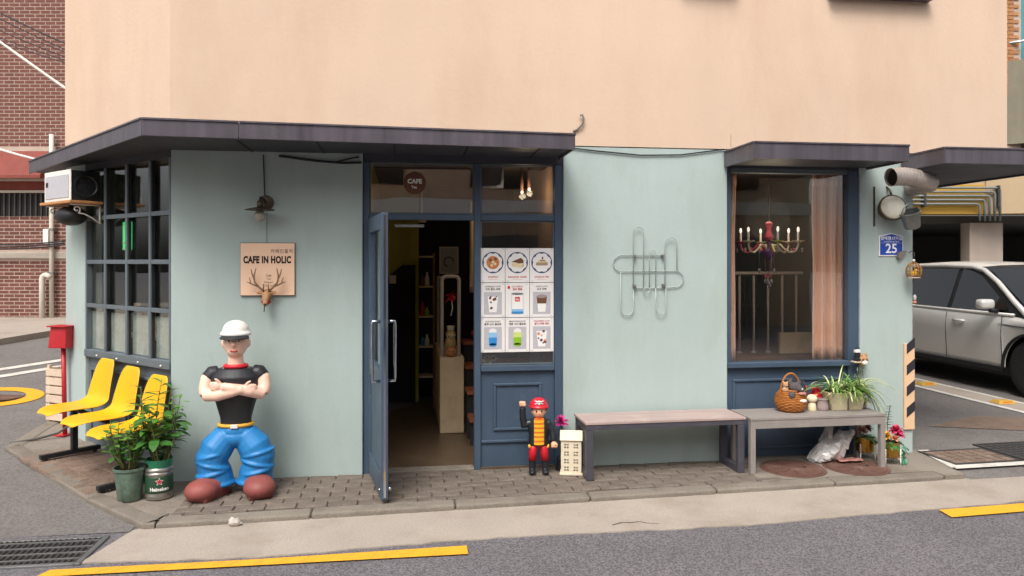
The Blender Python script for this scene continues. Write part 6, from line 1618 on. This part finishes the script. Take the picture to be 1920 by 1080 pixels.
# ================================================================== PARKED CAR
car = thing('parked_car', 'pearl white sport utility car parked beside the cafe', 'car', (8.55, 3.55, 0), R(-90))
Lh, Wh = 2.40, .95; WR, WX = .365, (1.42, -1.40); ARC = .425
stations = sorted(set([-2.40, -2.36, -2.25, -2.05, -1.0, -.6, -.2, .2, .6, .9, 1.0, 2.0, 2.15, 2.28, 2.36, 2.40] + [wx + ARC*math.cos(R(a)) for wx in WX for a in range(0, 181, 12)] + [wx + s*(ARC+.002) for wx in WX for s in (-1, 1)]))
def halfw(x):
    e = abs(x)/Lh; return Wh*(1 - .16*max(0, (e-.72)/.28)**2.2) - (.02 if abs(x) > 2.38 else 0)
def belt(x): return 1.02 + .03*(-x/Lh) - (.10*max(0, (x-.95)/1.45)**1.3 if x > .95 else 0)
def sill(x):
    z = .30 + (.06*max(0, (abs(x)-1.95)/.45))
    for wx in WX:
        d = abs(x-wx)
        if d < ARC: z = max(z, .36 + math.sqrt(max(ARC*ARC - d*d, 0)) - .0)
    return z
def side_ring(x):
    w = halfw(x); z0, z1 = sill(x), belt(x); pts = []
    for k, (t, dw) in enumerate(((0, -.045), (.06, -.018), (.22, -.010), (.40, .0), (.55, .004), (.66, .010), (.80, .004), (.93, -.012), (1.0, -.040))):
        pts.append((x, -(w + dw), z0 + (z1-z0)*t))
    zt = z1 + (.025 if x > 1.0 or x < -1.9 else .0)
    pts.append((x, -(w-.16), zt + .012)); pts.append((x, 0, zt + .03))
    return pts + [(px_, -py_, pz_) for px_, py_, pz_ in pts[-2::-1]]
g = MB(); rings = [side_ring(x) for x in stations]; g.grid(rings)
for r_ in (rings[0], rings[-1]): g.add(r_, [tuple(range(len(r_)))])
cb = g.build('body', 'car_paint', car, smooth=True, angle=32)
g = MB(); g.box(-2.2, 2.2, -.80, .80, .22, .95); g.build('underbody', 'car_trim', car)
# glasshouse
def roofprof(x):
    pts_ = [(-2.30, 1.03), (-2.12, 1.35), (-1.95, 1.54), (-1.5, 1.645), (-.6, 1.685), (.05, 1.672), (.40, 1.615), (.90, 1.32), (1.38, 1.02)]
    for (a, b), (c, d) in zip(pts_, pts_[1:]):
        if a <= x <= c: return b + (d-b)*(x-a)/(c-a)
    return 1.02
gx = [-2.28, -2.2, -2.12, -2.03, -1.95, -1.72, -1.5, -1.2, -.9, -.6, -.3, .05, .22, .40, .56, .73, .90, 1.06, 1.22, 1.36]
def gw(z, x): return (Wh - .045) - (z - 1.02)*.36 - .05*max(0, (-x-1.7)/.6)
g = MB(); rows = []
for x in gx:
    zt = roofprof(x); zb_ = belt(x) - .015; row = []
    for t in (0, .25, .5, .75, .93, 1.0): z = zb_ + (zt-.03-zb_)*t if t < 1 else zt - .008; row.append((x, -(gw(max(z, 1.02), x) - (.03 if t == 1 else 0)), z))
    row.append((x, -gw(zt, x)*.55, zt + .012)); row.append((x, 0, zt + .022))
    rows.append(row + [(px_, -py_, pz_) for px_, py_, pz_ in row[-2::-1]])
g.grid(rows); gh = g.build('glasshouse', 'car_trim', car, smooth=True, angle=40)
g = MB(); rr2 = []                                                            # painted roof skin
for x in [-2.12, -1.95, -1.5, -1.0, -.6, -.2, .05, .30]:
    zt = roofprof(x) + .006; w = gw(roofprof(x), x)
    rr2.append([(x, -w*1.005 + .0, zt - .045), (x, -w*.97, zt - .008), (x, -w*.55, zt + .014), (x, 0, zt + .024), (x, w*.55, zt + .014), (x, w*.97, zt - .008), (x, w*1.005, zt - .045)])
g.grid(rr2); g.build('roof', 'car_paint', car, smooth=True)
for s in (-1, 1):
    def side(x, z, d=.006): return (x, s*(gw(z, x) + d), z)
    def pane(pts, nm): g = MB(); g.add([side(*p) for p in pts], [tuple(range(len(pts)))]); return g.build(nm, 'car_glass', car)
    pane([(.02, 1.04), (1.06, 1.03), (.98, 1.13), (.42, 1.50), (.20, 1.575), (.02, 1.60)], 'front_window')
    pane([(-.95, 1.05), (-.06, 1.04), (-.06, 1.605), (-.95, 1.60)], 'rear_window')
    pane([(-1.75, 1.09), (-1.05, 1.06), (-1.05, 1.595), (-1.6, 1.55)], 'quarter_window')
    g = MB(); g.tube([side(*p, .010) for p in ((1.34, 1.035), (1.06, 1.205), (.72, 1.43), (.42, 1.585), (.20, 1.63), (-.3, 1.645), (-.9, 1.64), (-1.5, 1.60))], .034, 8); g.build('roof_rail', 'car_paint', car, smooth=True)
    g = MB(); g.tube([side(*p, .012) for p in ((1.15, 1.022), (.0, 1.028), (-1.0, 1.04), (-1.8, 1.075))], .020, 6); g.build('belt_trim', 'car_paint', car, smooth=True)
    for xw in (.52, -.62):
        g = MB(); g.tube([(xw - .38, s*(halfw(xw)+.022), .89), (xw - .28, s*(halfw(xw)+.035), .895), (xw - .17, s*(halfw(xw)+.022), .89)], .016, 8); g.build('door_handle', 'car_paint', car, smooth=True)
    for xd in (.98, -.02, -1.02):
        g = MB(); g.tube([(xd, s*(halfw(xd) - .012), .36), (xd, s*(halfw(xd)+.0025), .62), (xd, s*(halfw(xd)+.009), .80), (xd, s*(halfw(xd)-.010), 1.0)], .004, 5); g.build('door_gap', 'car_trim', car)
    g = MB(); g.box(-1.0, 1.0, s*Wh-.05 if s > 0 else -Wh-.004, s*Wh+.004 if s > 0 else -Wh+.05, .285, .345); g.build('sill_cladding', 'car_trim', car, bevel=.01)
    g = MB(); g.box(-.98, .98, s*(Wh+.005)-.004, s*(Wh+.005)+.004, .347, .362); g.build('sill_strip', 'galv', car)
    mrr = MB(); mrr.box(.79, .93, s*(Wh+.13)-.105, s*(Wh+.13)+.105, 1.085, 1.215); mm_ = mrr.build('mirror', 'car_paint', car, smooth=True, bevel=.045, seg=4)
    g = MB(); g.tube([(.90, s*(Wh-.02), 1.06), (.88, s*(Wh+.08), 1.075)], [.03, .035], 8); g.build('mirror_stalk', 'car_trim', mm_, smooth=True)
    g = MB(); g.xz([(.92, .905), (1.52, .885), (1.46, .862), (1.06, .872)], s*(Wh+.006)-.004, s*(Wh+.006)+.004); g.build('fender_trim', 'chrome', car, bevel=.003)
    for wx in WX:
        g = MB(); g.tube([(wx + (ARC+.008)*math.cos(a), s*(halfw(wx)-.012), .36 + (ARC+.008)*math.sin(a)) for a in [R(-8) + R(196)*i/24 for i in range(25)]], .020, 8); g.build('arch_trim', 'car_trim', car, smooth=True)
        M_ = rotm(rx=R(-90*s), loc=(wx, s*(Wh-.23), WR))
        g = MB().at(M_); g.lathe([(.23, 0), (.33, .0), (.360, .03), (.365, .08), (.365, .15), (.355, .19), (.32, .205), (.24, .20)], 36); wh_ = g.build('wheel', 'tyre', car, smooth=True)
        g = MB().at(M_); g.lathe([(.238, .15), (.236, .19), (.225, .195), (.21, .15), (.06, .13), (.01, .13)], 30); rim = g.build('rim', 'galv', wh_, smooth=True, angle=40)
        for k in range(5):
            g = MB().at(M_ @ Matrix.Rotation(k*1.2566, 4, 'Z')); g.box(.03, .222, -.028, .028, .15, .185); g.build('spoke', 'galv', wh_, bevel=.006)
g = MB(); g.add([(.45, -.66, 1.58), (.45, .66, 1.58), (1.30, .84, 1.06), (1.30, -.84, 1.06)], [(0, 1, 2, 3)]); g.v = [(x + .02, y, z + .02) for x, y, z in g.v]; g.build('windscreen', 'car_glass', car)
for s in (-1, 1):
    g = MB(); g.box(2.18, 2.37, s*.66-.16, s*.66+.16, .72, .84); g.build('headlight', 'crystal', car, bevel=.02)
    g = MB(); g.box(-2.40, -2.26, s*.70-.14, s*.70+.14, .80, 1.0); g.build('tail_light', 'toy_red', car, bevel=.02)
g = MB(); g.box(2.30, 2.415, -.48, .48, .52, .82); g.build('grille', 'car_trim', car, bevel=.02)
